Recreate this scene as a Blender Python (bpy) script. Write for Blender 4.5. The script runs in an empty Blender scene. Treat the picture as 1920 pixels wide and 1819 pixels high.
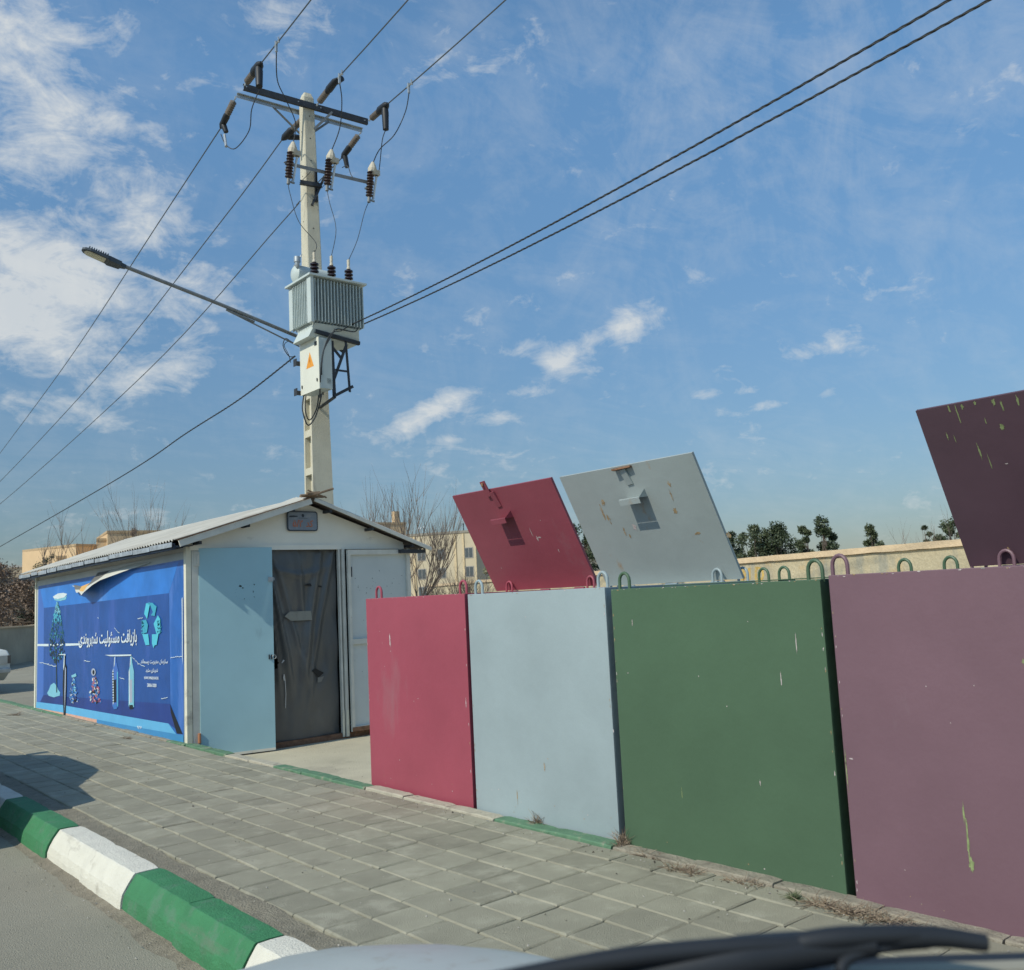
import bpy, math, random
from mathutils import Vector as V, Matrix
from mathutils.noise import noise as pnoise
random.seed(7)
S = bpy.context.scene
COL = S.collection
R = math.radians
# ------------------------------------------------------------------ camera
FPX, CX, CY = 1770.0, 960.0, 909.5
CAMP = V((0, 0, 1.27))
yaw, pitch, roll = R(40.11), R(6.62), R(-2.83)
fw = V((math.sin(yaw)*math.cos(pitch), math.cos(yaw)*math.cos(pitch), math.sin(pitch)))
rt0 = V((math.cos(yaw), -math.sin(yaw), 0)); up0 = rt0.cross(fw)
rt = math.cos(roll)*rt0 + math.sin(roll)*up0
up = -math.sin(roll)*rt0 + math.cos(roll)*up0
cam = bpy.data.cameras.new('camera'); co = bpy.data.objects.new('camera', cam); COL.objects.link(co)
M3 = Matrix((rt, up, -fw)).transposed()
co.matrix_world = Matrix.Translation(CAMP) @ M3.to_4x4()
cam.sensor_width = 36; cam.sensor_fit = 'HORIZONTAL'; cam.lens = 36*FPX/1920
cam.clip_start = 0.02; cam.clip_end = 3000
cam.dof.use_dof = True; cam.dof.focus_distance = 7.0; cam.dof.aperture_fstop = 6.5
S.camera = co
# ------------------------------------------------------------------ sky and sun
SUN_EL, SUN_REL = R(41), R(-3)          # height; angle of the sun from the -X axis towards -Y
tosun = V((-math.cos(SUN_EL)*math.cos(SUN_REL), math.cos(SUN_EL)*math.sin(SUN_REL), math.sin(SUN_EL)))
sl = bpy.data.lights.new('sun', 'SUN'); so = bpy.data.objects.new('sun', sl); COL.objects.link(so)
sl.energy = 3.2; sl.angle = R(0.53); sl.color = (1.0, 0.94, 0.79)
so.rotation_euler = tosun.to_track_quat('Z', 'Y').to_euler()
W = bpy.data.worlds.new('World'); S.world = W; W.use_nodes = True
nt = W.node_tree; nt.nodes.clear(); N = nt.nodes; L = nt.links
def nd(t, **k):
    n = N.new(t)
    for a, b in k.items(): setattr(n, a, b)
    return n
def mth(op, a, b=None, clamp=False):
    n = N.new('ShaderNodeMath'); n.operation = op; n.use_clamp = clamp
    for i, x in enumerate((a, b)):
        if x is None: continue
        if isinstance(x, (int, float)): n.inputs[i].default_value = x
        else: L.new(x, n.inputs[i])
    return n.outputs[0]
sky = nd('ShaderNodeTexSky', sky_type='NISHITA'); sky.sun_disc = False
sky.sun_elevation = SUN_EL
sky.sun_rotation = math.atan2(tosun.x, tosun.y)
sky.altitude = 1000; sky.air_density = 1.1; sky.dust_density = 1.2; sky.ozone_density = 3.0
tc = nd('ShaderNodeTexCoord'); sep = nd('ShaderNodeSeparateXYZ'); L.new(tc.outputs['Generated'], sep.inputs[0])
X_, Y_, Z_ = sep.outputs
az = mth('MULTIPLY', mth('ARCTAN2', X_, Y_), 57.2958)
el = mth('MULTIPLY', mth('ARCSINE', Z_), 57.2958)
# cirrus layer: direction projected on a flat layer overhead, so cloud detail stretches towards the horizon
zz = mth('ADD', mth('MAXIMUM', Z_, 0.0), 0.18)
cmb = nd('ShaderNodeCombineXYZ'); L.new(mth('DIVIDE', X_, zz), cmb.inputs[0]); L.new(mth('DIVIDE', Y_, zz), cmb.inputs[1])
def noise(scale, detail, rough, dist=0.0, off=(0, 0, 0), sc=(1, 1, 1), rot=0.0):
    mp = nd('ShaderNodeMapping'); mp.inputs['Location'].default_value = off; mp.inputs['Scale'].default_value = sc
    mp.inputs['Rotation'].default_value = (0, 0, rot)
    L.new(cmb.outputs[0], mp.inputs[0])
    n = nd('ShaderNodeTexNoise'); n.inputs['Scale'].default_value = scale; n.inputs['Detail'].default_value = detail
    n.inputs['Roughness'].default_value = rough; n.inputs['Distortion'].default_value = dist
    L.new(mp.outputs[0], n.inputs['Vector']); return n.outputs['Fac']
def dnoise(scale, detail, rough, dist=0.0, off=(0, 0, 0), sc=(1, 1, 1.7)):
    mp = nd('ShaderNodeMapping'); mp.inputs['Location'].default_value = off; mp.inputs['Scale'].default_value = sc
    L.new(tc.outputs['Generated'], mp.inputs[0])
    n = nd('ShaderNodeTexNoise'); n.inputs['Scale'].default_value = scale; n.inputs['Detail'].default_value = detail
    n.inputs['Roughness'].default_value = rough; n.inputs['Distortion'].default_value = dist
    L.new(mp.outputs[0], n.inputs['Vector']); return n.outputs['Fac']
def bump_(a0, e0, ra, re, rot=0.0):
    da = mth('SUBTRACT', az, a0); de = mth('SUBTRACT', el, e0); c, s = math.cos(R(rot)), math.sin(R(rot))
    u = mth('DIVIDE', mth('ADD', mth('MULTIPLY', da, c), mth('MULTIPLY', de, s)), ra)
    v = mth('DIVIDE', mth('SUBTRACT', mth('MULTIPLY', de, c), mth('MULTIPLY', da, s)), re)
    q = mth('ADD', mth('MULTIPLY', u, u), mth('MULTIPLY', v, v))
    return mth('POWER', 2.718, mth('MULTIPLY', q, -1.0))
def addm(*a):
    r = a[0]
    for b in a[1:]: r = mth('ADD', r, b)
    return r
big = mth('ADD', mth('MULTIPLY', dnoise(9, 9, .60, .35, (2.3, .7, .2)), .65), mth('MULTIPLY', noise(5.5, 9, 0.62, 0.35, (3.1, 1.7, 0), (1.0, 1.3, 1), 0.5), .35))
fine = dnoise(34, 8, 0.62, 0.5, (.3, 2.2, 1.1), (1, 1, 1.5))
wisp = mth('ADD', mth('MULTIPLY', noise(2.6, 10, 0.70, 1.1, (7.3, 0.2, 0), (1, 2.2, 1), 1.2), .5), mth('MULTIPLY', dnoise(7, 9, .66, 1.3, (5.1, 3.3, 0), (1.5, 1.5, .7)), .5))
mask = addm(mth('MULTIPLY', bump_(62, 26, 16, 9), -.08), *[mth('MULTIPLY', bump_(a_, e_, ra_, re_, ro_), k_) for a_, e_, ra_, re_, ro_, k_ in [
    (12.5, 29.0, 3.6, 3.6, 40, .46), (14.5, 25.5, 3.0, 2.0, 20, .30), (19.2, 22.2, 2.6, 1.5, 0, .44), (13.5, 19.2, 4.5, 2.2, -8, .48), (17, 17.3, 5.5, 2.0, -5, .30), (12, 15.6, 4.2, 2.6, 0, .52),
    (18.5, 13.4, 4.0, 1.3, 0, .40), (14, 11.4, 4.5, 1.0, 0, .34), (22.5, 18.5, 2.6, 1.6, 0, .26), (17.0, 10.6, 1.3, .5, 0, .34), (26.5, 32.5, 3.0, 2.6, 60, .36), (20, 27, 4, 2, 0, .14),
    (34.6, 10.9, 2.6, .75, 18, .56), (36.8, 12.1, 1.9, .7, 14, .46), (39.3, 10.7, 1.3, .6, 0, .40), (36.4, 9.5, .8, .3, 0, .34), (41.5, 12.2, 1.3, .5, 0, .30),
    (43.4, 14.1, 1.7, .9, 10, .58), (47.4, 15.6, 2.4, 1.0, 16, .56), (41.2, 14.9, 2.2, .6, 8, .30), (59.5, 13.3, 2.2, .7, 0, .46), (52.3, 11.2, 1.6, .4, 0, .36), (56.4, 10.3, 1.0, .3, 0, .38), (59, 10.6, .8, .35, 0, .38), (54.7, 11.3, .7, .3, 0, .32), (63, 16, 3, .8, 0, .14)]])
ragged = dnoise(15, 10, .68, .8, (4.4, 1.2, 3.3), (1, 1, 2.1))
cloud = mth('MULTIPLY', mth('SUBTRACT', addm(mth('MULTIPLY', mask, 1.12), mth('MULTIPLY', big, 1.1), mth('MULTIPLY', ragged, 1.25), mth('MULTIPLY', fine, 0.80)), 1.745), 1.9, True)
veil = mth('MULTIPLY', mth('SUBTRACT', mth('ADD', wisp, mth('MULTIPLY', fine, 0.20)), 0.545), 1.7, True)
veil = mth('MULTIPLY', veil, mth('ADD', 0.30, mth('MULTIPLY', bump_(58, 28, 20, 10), 0.50)))
cl = mth('MINIMUM', mth('ADD', mth('MULTIPLY', cloud, 0.80), veil), 0.88)
mx = nd('ShaderNodeMix', data_type='RGBA'); L.new(cl, mx.inputs[0])
hs = nd('ShaderNodeHueSaturation'); hs.inputs['Saturation'].default_value = 0.92; hs.inputs['Value'].default_value = 1.0
L.new(sky.outputs[0], hs.inputs['Color'])
def grade(a_, b_):
    m_ = nd('ShaderNodeMapRange'); m_.inputs['From Min'].default_value = 2; m_.inputs['From Max'].default_value = 30; m_.inputs['To Min'].default_value = a_; m_.inputs['To Max'].default_value = b_; L.new(el, m_.inputs['Value']); return m_.outputs[0]
tint = nd('ShaderNodeMix', data_type='RGBA'); tint.blend_type = 'MULTIPLY'; tint.inputs[0].default_value = 1; L.new(hs.outputs[0], tint.inputs[6])
gr = nd('ShaderNodeCombineXYZ'); [L.new(grade(*k_), gr.inputs[i_]) for i_, k_ in enumerate(((.335, .69), (.352, .965), (.362, 1.03)))]; L.new(gr.outputs[0], tint.inputs[7])
L.new(tint.outputs[2], mx.inputs[6]); mx.inputs[7].default_value = (4.15, 4.3, 4.3, 1)
bg = nd('ShaderNodeBackground'); bg.inputs['Strength'].default_value = 0.15
L.new(mx.outputs[2], bg.inputs[0]); wo = nd('ShaderNodeOutputWorld'); L.new(bg.outputs[0], wo.inputs[0])
S.view_settings.view_transform = 'Standard'; S.view_settings.look = 'None'
S.view_settings.exposure = 0.16; S.view_settings.gamma = 1.0; S.view_settings.use_curve_mapping = False
S.render.engine = 'CYCLES'; S.cycles.max_bounces = 5; S.cycles.use_denoising = True

# ------------------------------------------------------------------ measured points of the place
def ray(px, py): return (M3 @ V(((px-CX)/FPX, -(py-CY)/FPX, -1))).normalized()
def at_x(px, py, x): d = ray(px, py); return CAMP + d*((x-CAMP.x)/d.x)
def at_y(px, py, y): d = ray(px, py); return CAMP + d*((y-CAMP.y)/d.y)
def at_z(px, py, z): d = ray(px, py); return CAMP + d*((z-CAMP.z)/d.z)
def azel(a, e, dist): return CAMP + V((math.sin(R(a)), math.cos(R(a)), math.tan(R(e))))*dist

# ------------------------------------------------------------------ mesh helpers
class MB:
    def __init__(s): s.v = []; s.f = []; s.m = []
    def add(s, vs, fs, mi=0):
        b = len(s.v); s.v += [V(x) for x in vs]; s.f += [tuple(b+i for i in f) for f in fs]; s.m += [mi]*len(fs); return s
    def box(s, lo, hi, mi=0, M=None):
        x0, y0, z0 = lo; x1, y1, z1 = hi
        vs = [V((x, y, z)) for z in (z0, z1) for y in (y0, y1) for x in (x0, x1)]
        if M is not None: vs = [M @ v for v in vs]
        return s.add(vs, [(0, 2, 3, 1), (4, 5, 7, 6), (0, 1, 5, 4), (2, 6, 7, 3), (0, 4, 6, 2), (1, 3, 7, 5)], mi)
    def bar(s, a, b, w, h=None, mi=0, upv=V((0, 0, 1))):
        a, b = V(a), V(b); h = h or w; d = (b-a).normalized()
        x = d.cross(upv)
        if x.length < 1e-4: x = V((1, 0, 0))
        x.normalize(); z = x.cross(d)
        vs = [p + x*sx*w/2 + z*sz*h/2 for p in (a, b) for sx, sz in ((-1, -1), (1, -1), (1, 1), (-1, 1))]
        return s.add(vs, [(0, 3, 2, 1), (4, 5, 6, 7), (0, 1, 5, 4), (1, 2, 6, 5), (2, 3, 7, 6), (3, 0, 4, 7)], mi)
    def angle(s, a, b, w, t=0.007, mi=0, upv=V((0, 0, 1)), flip=1):
        a, b = V(a), V(b); d = (b-a).normalized(); x = d.cross(upv)
        if x.length < 1e-4: x = V((1, 0, 0))
        x.normalize(); z = x.cross(d)*flip
        s.bar(a, b, w, t, mi, upv)
        return s.bar(a+z*(w/2)+x*(w/2-t/2), b+z*(w/2)+x*(w/2-t/2), t, w-t-.001, mi, upv)
    def tube(s, pts, r, n=8, mi=0, caps=True, rs=None):
        pts = [V(p) for p in pts]; b = len(s.v); k = len(pts); prev = None
        for i, p in enumerate(pts):
            d = (pts[min(i+1, k-1)]-pts[max(i-1, 0)])
            d = d.normalized() if d.length > 1e-9 else V((0, 0, 1))
            if prev is None:
                x = d.cross(V((0, 0, 1)))
                if x.length < 1e-3: x = d.cross(V((1, 0, 0)))
            else: x = prev - d*prev.dot(d)
            x.normalize(); prev = x; y = d.cross(x); rr = rs[i] if rs else r
            for j in range(n):
                t = 2*math.pi*j/n; s.v.append(p + x*math.cos(t)*rr + y*math.sin(t)*rr)
        for i in range(k-1):
            for j in range(n):
                s.f.append((b+i*n+j, b+i*n+(j+1) % n, b+(i+1)*n+(j+1) % n, b+(i+1)*n+j)); s.m.append(mi)
        if caps:
            s.f.append(tuple(b+j for j in range(n))[::-1]); s.f.append(tuple(b+(k-1)*n+j for j in range(n))); s.m += [mi]*2
        return s
    def lathe(s, a, b, prof, n=14, mi=0):           # prof: (t along a-b in metres, radius)
        a, b = V(a), V(b); d = (b-a).normalized()
        return s.tube([a + d*(t+i*1e-5) for i, (t, r) in enumerate(prof)], 0, n, mi, True, [r for t, r in prof])
    def prism(s, pts, off, mi=0):                    # polygon pushed along a vector
        pts = [V(p) for p in pts]; n = len(pts); off = V(off)
        return s.add(pts+[p+off for p in pts], [tuple(range(n))[::-1], tuple(range(n, 2*n))]+[(i, (i+1) % n, n+(i+1) % n, n+i) for i in range(n)], mi)
    def poly(s, pts, mi=0): return s.add(pts, [tuple(range(len(pts)))], mi)
    def build(s, name, mats, parent=None, smooth=False, bevel=0):
        me = bpy.data.meshes.new(name); me.from_pydata([tuple(v) for v in s.v], [], s.f)
        if not isinstance(mats, (list, tuple)): mats = [mats]
        for m in mats: me.materials.append(m)
        me.polygons.foreach_set('material_index', s.m)
        if smooth: me.polygons.foreach_set('use_smooth', [True]*len(s.f))
        me.update(); o = bpy.data.objects.new(name, me); COL.objects.link(o)
        if parent: o.parent = parent; o.matrix_parent_inverse = Matrix.Translation(-parent.location)
        if smooth:
            try: me.set_sharp_from_angle(angle=R(40))
            except Exception: pass
        if bevel:
            bm_ = o.modifiers.new('bevel', 'BEVEL'); bm_.width = bevel; bm_.segments = 2; bm_.limit_method = 'ANGLE'; bm_.angle_limit = R(40)
        return o
def tag(o, label, cat, group=None):
    o['label'] = label; o['category'] = cat
    if group: o['group'] = group
    return o
def struct(o): o['kind'] = 'structure'; return o
def thing(name, loc, label, cat, group=None):
    o = bpy.data.objects.new(name, None); o.location = loc; o.empty_display_size = .1; COL.objects.link(o); return tag(o, label, cat, group)

# ------------------------------------------------------------------ materials
def mat(name, rgb, rough=.6, metal=0, var=.12, scale=4, bump=.0, bscale=60, dirt=None, spec=.4, fine=None, streak=None, island=0):
    m = bpy.data.materials.new(name); m.use_nodes = True; t = m.node_tree; n = t.nodes; l = t.links
    b = n['Principled BSDF']; b.inputs['Roughness'].default_value = rough; b.inputs['Metallic'].default_value = metal
    b.inputs['Specular IOR Level'].default_value = spec
    tcn = n.new('ShaderNodeTexCoord'); co_ = tcn.outputs['Object']
    def nz(sc, det=6, ro=.6, mp=None):
        x = n.new('ShaderNodeTexNoise'); x.inputs['Scale'].default_value = sc; x.inputs['Detail'].default_value = det; x.inputs['Roughness'].default_value = ro
        if mp:
            q = n.new('ShaderNodeMapping'); q.inputs['Scale'].default_value = mp; l.new(co_, q.inputs[0]); l.new(q.outputs[0], x.inputs['Vector'])
        else: l.new(co_, x.inputs['Vector'])
        return x.outputs['Fac']
    def ramp(f, a, c, p0, p1):
        r = n.new('ShaderNodeMapRange'); r.inputs['From Min'].default_value = p0; r.inputs['From Max'].default_value = p1
        r.inputs['To Min'].default_value = a; r.inputs['To Max'].default_value = c; l.new(f, r.inputs['Value']); return r.outputs[0]
    def mix(f, a, c):
        x = n.new('ShaderNodeMix'); x.data_type = 'RGBA'
        if isinstance(f, (int, float)): x.inputs[0].default_value = f
        else: l.new(f, x.inputs[0])
        for i, q in ((6, a), (7, c)):
            if isinstance(q, tuple): x.inputs[i].default_value = (*q, 1)
            else: l.new(q, x.inputs[i])
        return x.outputs[2]
    lo = tuple(c*(1-var) for c in rgb); hi = tuple(min(1, c*(1+var)) for c in rgb)
    c = mix(ramp(nz(scale), 0, 1, .32, .68), lo, hi)
    if fine: c = mix(ramp(nz(fine[0], 3, .7), 0, fine[1], .35, .7), c, tuple(x*fine[2] for x in rgb))
    if island:
        g = n.new('ShaderNodeNewGeometry'); x = n.new('ShaderNodeHueSaturation'); l.new(c, x.inputs['Color'])
        l.new(ramp(g.outputs['Random Per Island'], 1-island, 1+island, 0, 1), x.inputs['Value']); c = x.outputs[0]
    if dirt:
        for (dc, amt, sc, th, *mp) in (dirt if isinstance(dirt, list) else [dirt]):
            c = mix(ramp(nz(sc, 8, .65, mp[0] if mp else None), 0, amt, th, th+.10), c, dc)
    l.new(c, b.inputs['Base Color'])
    if bump:
        bp = n.new('ShaderNodeBump'); bp.inputs['Strength'].default_value = bump; bp.inputs['Distance'].default_value = .02
        l.new(nz(bscale, 5, .6), bp.inputs['Height']); l.new(bp.outputs[0], b.inputs['Normal'])
    return m
def attr_leaf(name, c1, c2, rough=.6):
    m = bpy.data.materials.new(name); m.use_nodes = True; t = m.node_tree; n = t.nodes; l = t.links; b = n['Principled BSDF']
    g = n.new('ShaderNodeNewGeometry'); x = n.new('ShaderNodeMix'); x.data_type = 'RGBA'; l.new(g.outputs['Random Per Island'], x.inputs[0])
    x.inputs[6].default_value = (*c1, 1); x.inputs[7].default_value = (*c2, 1); l.new(x.outputs[2], b.inputs['Base Color']); b.inputs['Roughness'].default_value = rough
    return m
asphalt = mat('asphalt', (.31, .29, .225), .9, var=.15, scale=.8, bump=.6, bscale=140, fine=(220, .5, .7), dirt=((.31, .285, .22), .55, .9, .52))
lotm = mat('dusty_concrete', (.50, .455, .335), .9, var=.14, scale=1.3, bump=.5, bscale=70, fine=(90, .3, .85), dirt=((.33, .30, .23), .6, 1.6, .55))
groundm = mat('dusty_ground', (.34, .30, .23), .95, var=.2, scale=.15)
paver = mat('paving_stone', (.315, .300, .226), .85, var=.10, scale=7, bump=.5, bscale=160, fine=(300, .4, .75), island=.12, dirt=[((.42, .40, .31), .55, 3.5, .54), ((.20, .185, .14), .6, 1.1, .57), ((.16, .15, .12), .7, 28, .70)])
joint = mat('joint_sand', (.23, .21, .155), .95, var=.25, scale=20, bump=.8, bscale=200)
mortar = mat('mortar', (.29, .265, .20), .95, var=.2, scale=12, bump=1, bscale=90, fine=(160, .5, .7))
kw = mat('white_kerb_paint', (.66, .64, .55), .75, var=.06, scale=9, bump=.5, bscale=90, dirt=[((.33, .30, .24), .55, 5, .60), ((.25, .23, .19), .8, 40, .64), ((.20, .18, .15), .55, 2.2, .60, (1.6, .5, 2.5))])
kg = mat('green_kerb_paint', (.045, .20, .085), .7, var=.12, scale=7, bump=.5, bscale=90, dirt=[((.10, .20, .13), .6, 8, .54), ((.24, .23, .18), .75, 45, .64), ((.13, .17, .12), .6, 2.4, .58, (1.6, .5, 2.5))])
kgf = mat('faded_green_paint', (.11, .22, .13), .8, var=.15, scale=9, bump=.6, bscale=80, dirt=[((.30, .28, .21), .85, 9, .55)])
kwf = mat('faded_white_paint', (.44, .41, .32), .85, var=.12, scale=9, bump=.6, bscale=80, dirt=[((.25, .23, .18), .8, 10, .56)])
kbare = mat('bare_kerb_concrete', (.30, .27, .21), .9, var=.2, scale=9, bump=.8, bscale=60, dirt=((.16, .14, .11), .7, 8, .55))
def binpaint(nm, c): return mat(nm, c, .46, var=.10, scale=1.3, bump=.30, bscale=2.6, spec=.4, fine=(130, .22, .82), dirt=[(tuple(x*.6+.10 for x in c), .55, 2.2, .62, (1, 1, .25)), (tuple(min(1, x*.5+.3) for x in c), .6, 38, .735)])
redp = binpaint('raspberry_paint', (.32, .068, .098)); greyp = binpaint('pale_grey_paint', (.29, .355, .375))
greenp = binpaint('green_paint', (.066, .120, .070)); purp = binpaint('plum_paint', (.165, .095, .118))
redl = binpaint('dull_red_paint', (.28, .070, .095)); greyl = mat('rusting_grey_paint', (.33, .375, .375), .55, var=.08, scale=2, bump=.12, bscale=7, fine=(120, .2, .8),
            dirt=[((.36, .20, .07), .75, 3.1, .615, (1, 1.6, 1)), ((.30, .17, .08), .7, 9, .68), ((.12, .13, .13), .6, 14, .68)])
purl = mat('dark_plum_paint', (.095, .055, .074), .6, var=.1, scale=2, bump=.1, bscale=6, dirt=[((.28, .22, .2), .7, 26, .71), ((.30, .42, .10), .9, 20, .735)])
inside = mat('dark_steel', (.02, .02, .022), .9)
chipw = mat('pale_chip', (.52, .46, .45), .7, dirt=((.36, .28, .29), .8, 60, .5)); chipg = mat('lime_drip', (.22, .27, .12), .6, var=.3, scale=60); chipr = mat('rust_patch', (.33, .23, .12), .8, var=.35, scale=40, dirt=((.30, .33, .33), .9, 55, .50))
galv = mat('galvanised_steel', (.42, .45, .46), .45, .6, var=.15, scale=9)
galvd = mat('weathered_galvanised_steel', (.20, .215, .22), .55, .45, var=.2, scale=9)
darksteel = mat('dark_angle_steel', (.045, .05, .058), .6, .3, var=.2, scale=8)
concrete = mat('pole_concrete', (.56, .53, .42), .9, var=.08, scale=3, bump=.5, bscale=60, dirt=((.27, .25, .2), .5, 4, .58, (1, 1, .3)), fine=(80, .25, .8))
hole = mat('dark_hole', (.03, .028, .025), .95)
tgrey = mat('transformer_grey_paint', (.50, .56, .54), .45, var=.05, scale=4, dirt=((.24, .25, .23), .5, 5, .6, (1, 1, .4)))
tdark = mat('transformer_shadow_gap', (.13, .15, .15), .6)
porc = mat('brown_porcelain', (.028, .016, .017), .2, var=.1, spec=.6)
poly_ = mat('grey_brown_insulator', (.17, .145, .12), .5, var=.15, scale=20)
cutp = mat('cream_cap', (.50, .46, .37), .6, var=.1); cutb = mat('dark_red_insulator', (.065, .042, .040), .4)
blackp = mat('black_plastic', (.018, .021, .026), .5, var=.2); cablem = mat('black_cable', (.035, .04, .045), .6, var=.2)
wirem = mat('aluminium_wire', (.10, .115, .125), .55, .3); cabw = mat('cabinet_paint', (.66, .66, .57), .4, var=.04, scale=3, dirt=((.4, .36, .28), .5, 6, .66))
orange = mat('orange_warning', (.72, .30, .035), .5, var=.1); lens_m = mat('lamp_lens', (.50, .47, .36), .25, var=.1)
lampb = mat('lamp_housing', (.055, .068, .08), .5, .2)
whitef = mat('cream_frame_paint', (.70, .68, .55), .6, var=.08, scale=6, dirt=[((.22, .15, .09), .8, 12, .66), ((.3, .28, .24), .6, 5, .58)])
greyf = mat('grey_frame_paint', (.62, .61, .54), .6, var=.1, scale=6, dirt=[((.15, .11, .08), .8, 14, .66)])
gable_m = mat('gable_paint', (.80, .78, .68), .6, var=.06, scale=2, bump=.08, bscale=6, dirt=[((.3, .27, .22), .5, 5, .62, (.4, 1, 1.5))])
blued = mat('pale_blue_door_paint', (.33, .53, .59), .5, var=.05, scale=1.5, bump=.10, bscale=4, dirt=[((.18, .25, .28), .5, 3, .66, (1, 1, .4)), ((.1, .12, .13), .6, 45, .74)])
doorg = mat('grey_door_paint', (.55, .59, .57), .5, var=.06, scale=2, bump=.1, bscale=5, dirt=[((.14, .15, .15), .8, 7, .68), ((.3, .25, .2), .5, 18, .70)])
rustm = mat('rusty_steel', (.20, .11, .065), .85, var=.3, scale=18, bump=.5)
roofm = mat('corrugated_roof_sheet', (.50, .48, .42), .6, var=.1, scale=2, dirt=[((.30, .26, .20), .6, 2.4, .56), ((.22, .15, .1), .6, 11, .68)])
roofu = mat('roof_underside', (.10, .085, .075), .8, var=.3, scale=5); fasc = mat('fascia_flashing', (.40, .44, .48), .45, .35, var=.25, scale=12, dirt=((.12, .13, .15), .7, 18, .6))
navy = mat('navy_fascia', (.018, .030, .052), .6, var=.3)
curt = mat('dark_plastic_sheet', (.10, .103, .10), .30, var=.12, scale=1.5, bump=.12, bscale=9, spec=.5, dirt=[((.15, .145, .13), .5, 1.6, .54, (1.2, 1, .6))])
wallm = mat('plastered_wall', (.50, .43, .29), .9, var=.16, scale=1.6, bump=1.0, bscale=14, fine=(26, .6, .72), dirt=[((.27, .27, .23), .75, 1.5, .52, (1, 1, .25)), ((.56, .36, .14), .6, .9, .57), ((.22, .20, .15), .8, 9, .66)])
capm = mat('wall_coping', (.60, .46, .30), .9, var=.1, scale=5, bump=.8, bscale=20, dirt=((.2, .15, .1), .8, 9, .66))
wallf = mat('far_wall_plaster', (.36, .33, .255), .9, var=.18, scale=.8, dirt=((.46, .43, .34), .6, 1.4, .55, (1, 1, .4)))

# ------------------------------------------------------------------ ground, road, pavement, kerbs
RZ = -0.17
struct(MB().add([(-900, -900, RZ-.03), (900, -900, RZ-.03), (900, 1500, RZ-.03), (-900, 1500, RZ-.03)], [(0, 1, 2, 3)]).build('ground', groundm))
def sheet(name, x0, x1, y0, y1, z, m, nx=2, ny=2, amp=0):
    b = MB()
    for j in range(ny+1):
        for i in range(nx+1):
            x = x0+(x1-x0)*i/nx; y = y0+(y1-y0)*j/ny
            b.v.append(V((x, y, z + amp*pnoise(V((x*1.3, y*1.3, 0))))))
    for j in range(ny):
        for i in range(nx):
            a = j*(nx+1)+i; b.f.append((a, a+1, a+nx+2, a+nx+1)); b.m.append(0)
    return struct(b.build(name, m, smooth=True))
sheet('road', -14, 1.535, -30, 120, RZ, asphalt, 20, 60, .006)
sheet('parking_lot', 3.50, 60, -30, 16.2, RZ+.002, lotm, 60, 60, .010)
sheet('road', 3.40, 70, 16.2, 44, RZ+.006, asphalt, 10, 10, .0)
# pavement: joint bed with separate worn stones
struct(MB().box((1.74, -6, RZ), (3.43, 30, -.016)).build('joint_bed', joint))
pv = MB(); px_ = 1.868; pitch_y = .262
cols = [1.868 + .2015*i for i in range(9)]
for ci in range(8):
    x0, x1 = cols[ci]+.0026, cols[ci+1]-.0026
    if ci == 7: x1 = 3.425
    y = -5 + random.choice((0, .09, .13)) + (ci % 3)*.02
    if ci in (2, 3): y = -4.83
    while y < 27:
        ly = pitch_y + random.uniform(-.006, .006)
        ya, yb = y+.0035, y+ly-.0035; h = random.uniform(-.0012, .0012); tx = random.uniform(-.0012, .0012); ty = random.uniform(-.0022, .0022)
        if random.random() < .03: h -= .004
        e = .007
        def zc(x, yy): return h + tx*(x-(x0+x1)/2)/.1 + ty*(yy-(ya+yb)/2)/.13 + .006*pnoise(V((x*.9, yy*.9, 3)))
        q = [(x0, ya), (x1, ya), (x1, yb), (x0, yb)]; qi = [(x0+e, ya+e), (x1-e, ya+e), (x1-e, yb-e), (x0+e, yb-e)]
        q = [(a+random.uniform(-.002, .002), b+random.uniform(-.002, .002)) for a, b in q]
        vs = [(a, b, -.03) for a, b in q] + [(a, b, zc(a, b)-.006) for a, b in q] + [(a, b, zc(a, b)) for a, b in qi]
        pv.add(vs, [(8, 9, 10, 11)] + [(i, (i+1) % 4, 4+(i+1) % 4, 4+i) for i in range(4)] + [(4+i, 4+(i+1) % 4, 8+(i+1) % 4, 8+i) for i in range(4)])
        y += ly
struct(pv.build('sidewalk', paver))
g = MB(); NYg = 420
for j in range(NYg+1):
    y = -5+32*j/NYg
    for i in range(5):
        x = 1.735+.135*i/4; g.v.append(V((x, y, -.008+.012*pnoise(V((x*22, y*22, 0)))+.01*pnoise(V((x*5, y*5, 1))))))
for j in range(NYg):
    for i in range(4): a = j*5+i; g.f.append((a, a+1, a+6, a+5)); g.m.append(0)
struct(g.build('mortar_strip', mortar, smooth=True))
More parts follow.
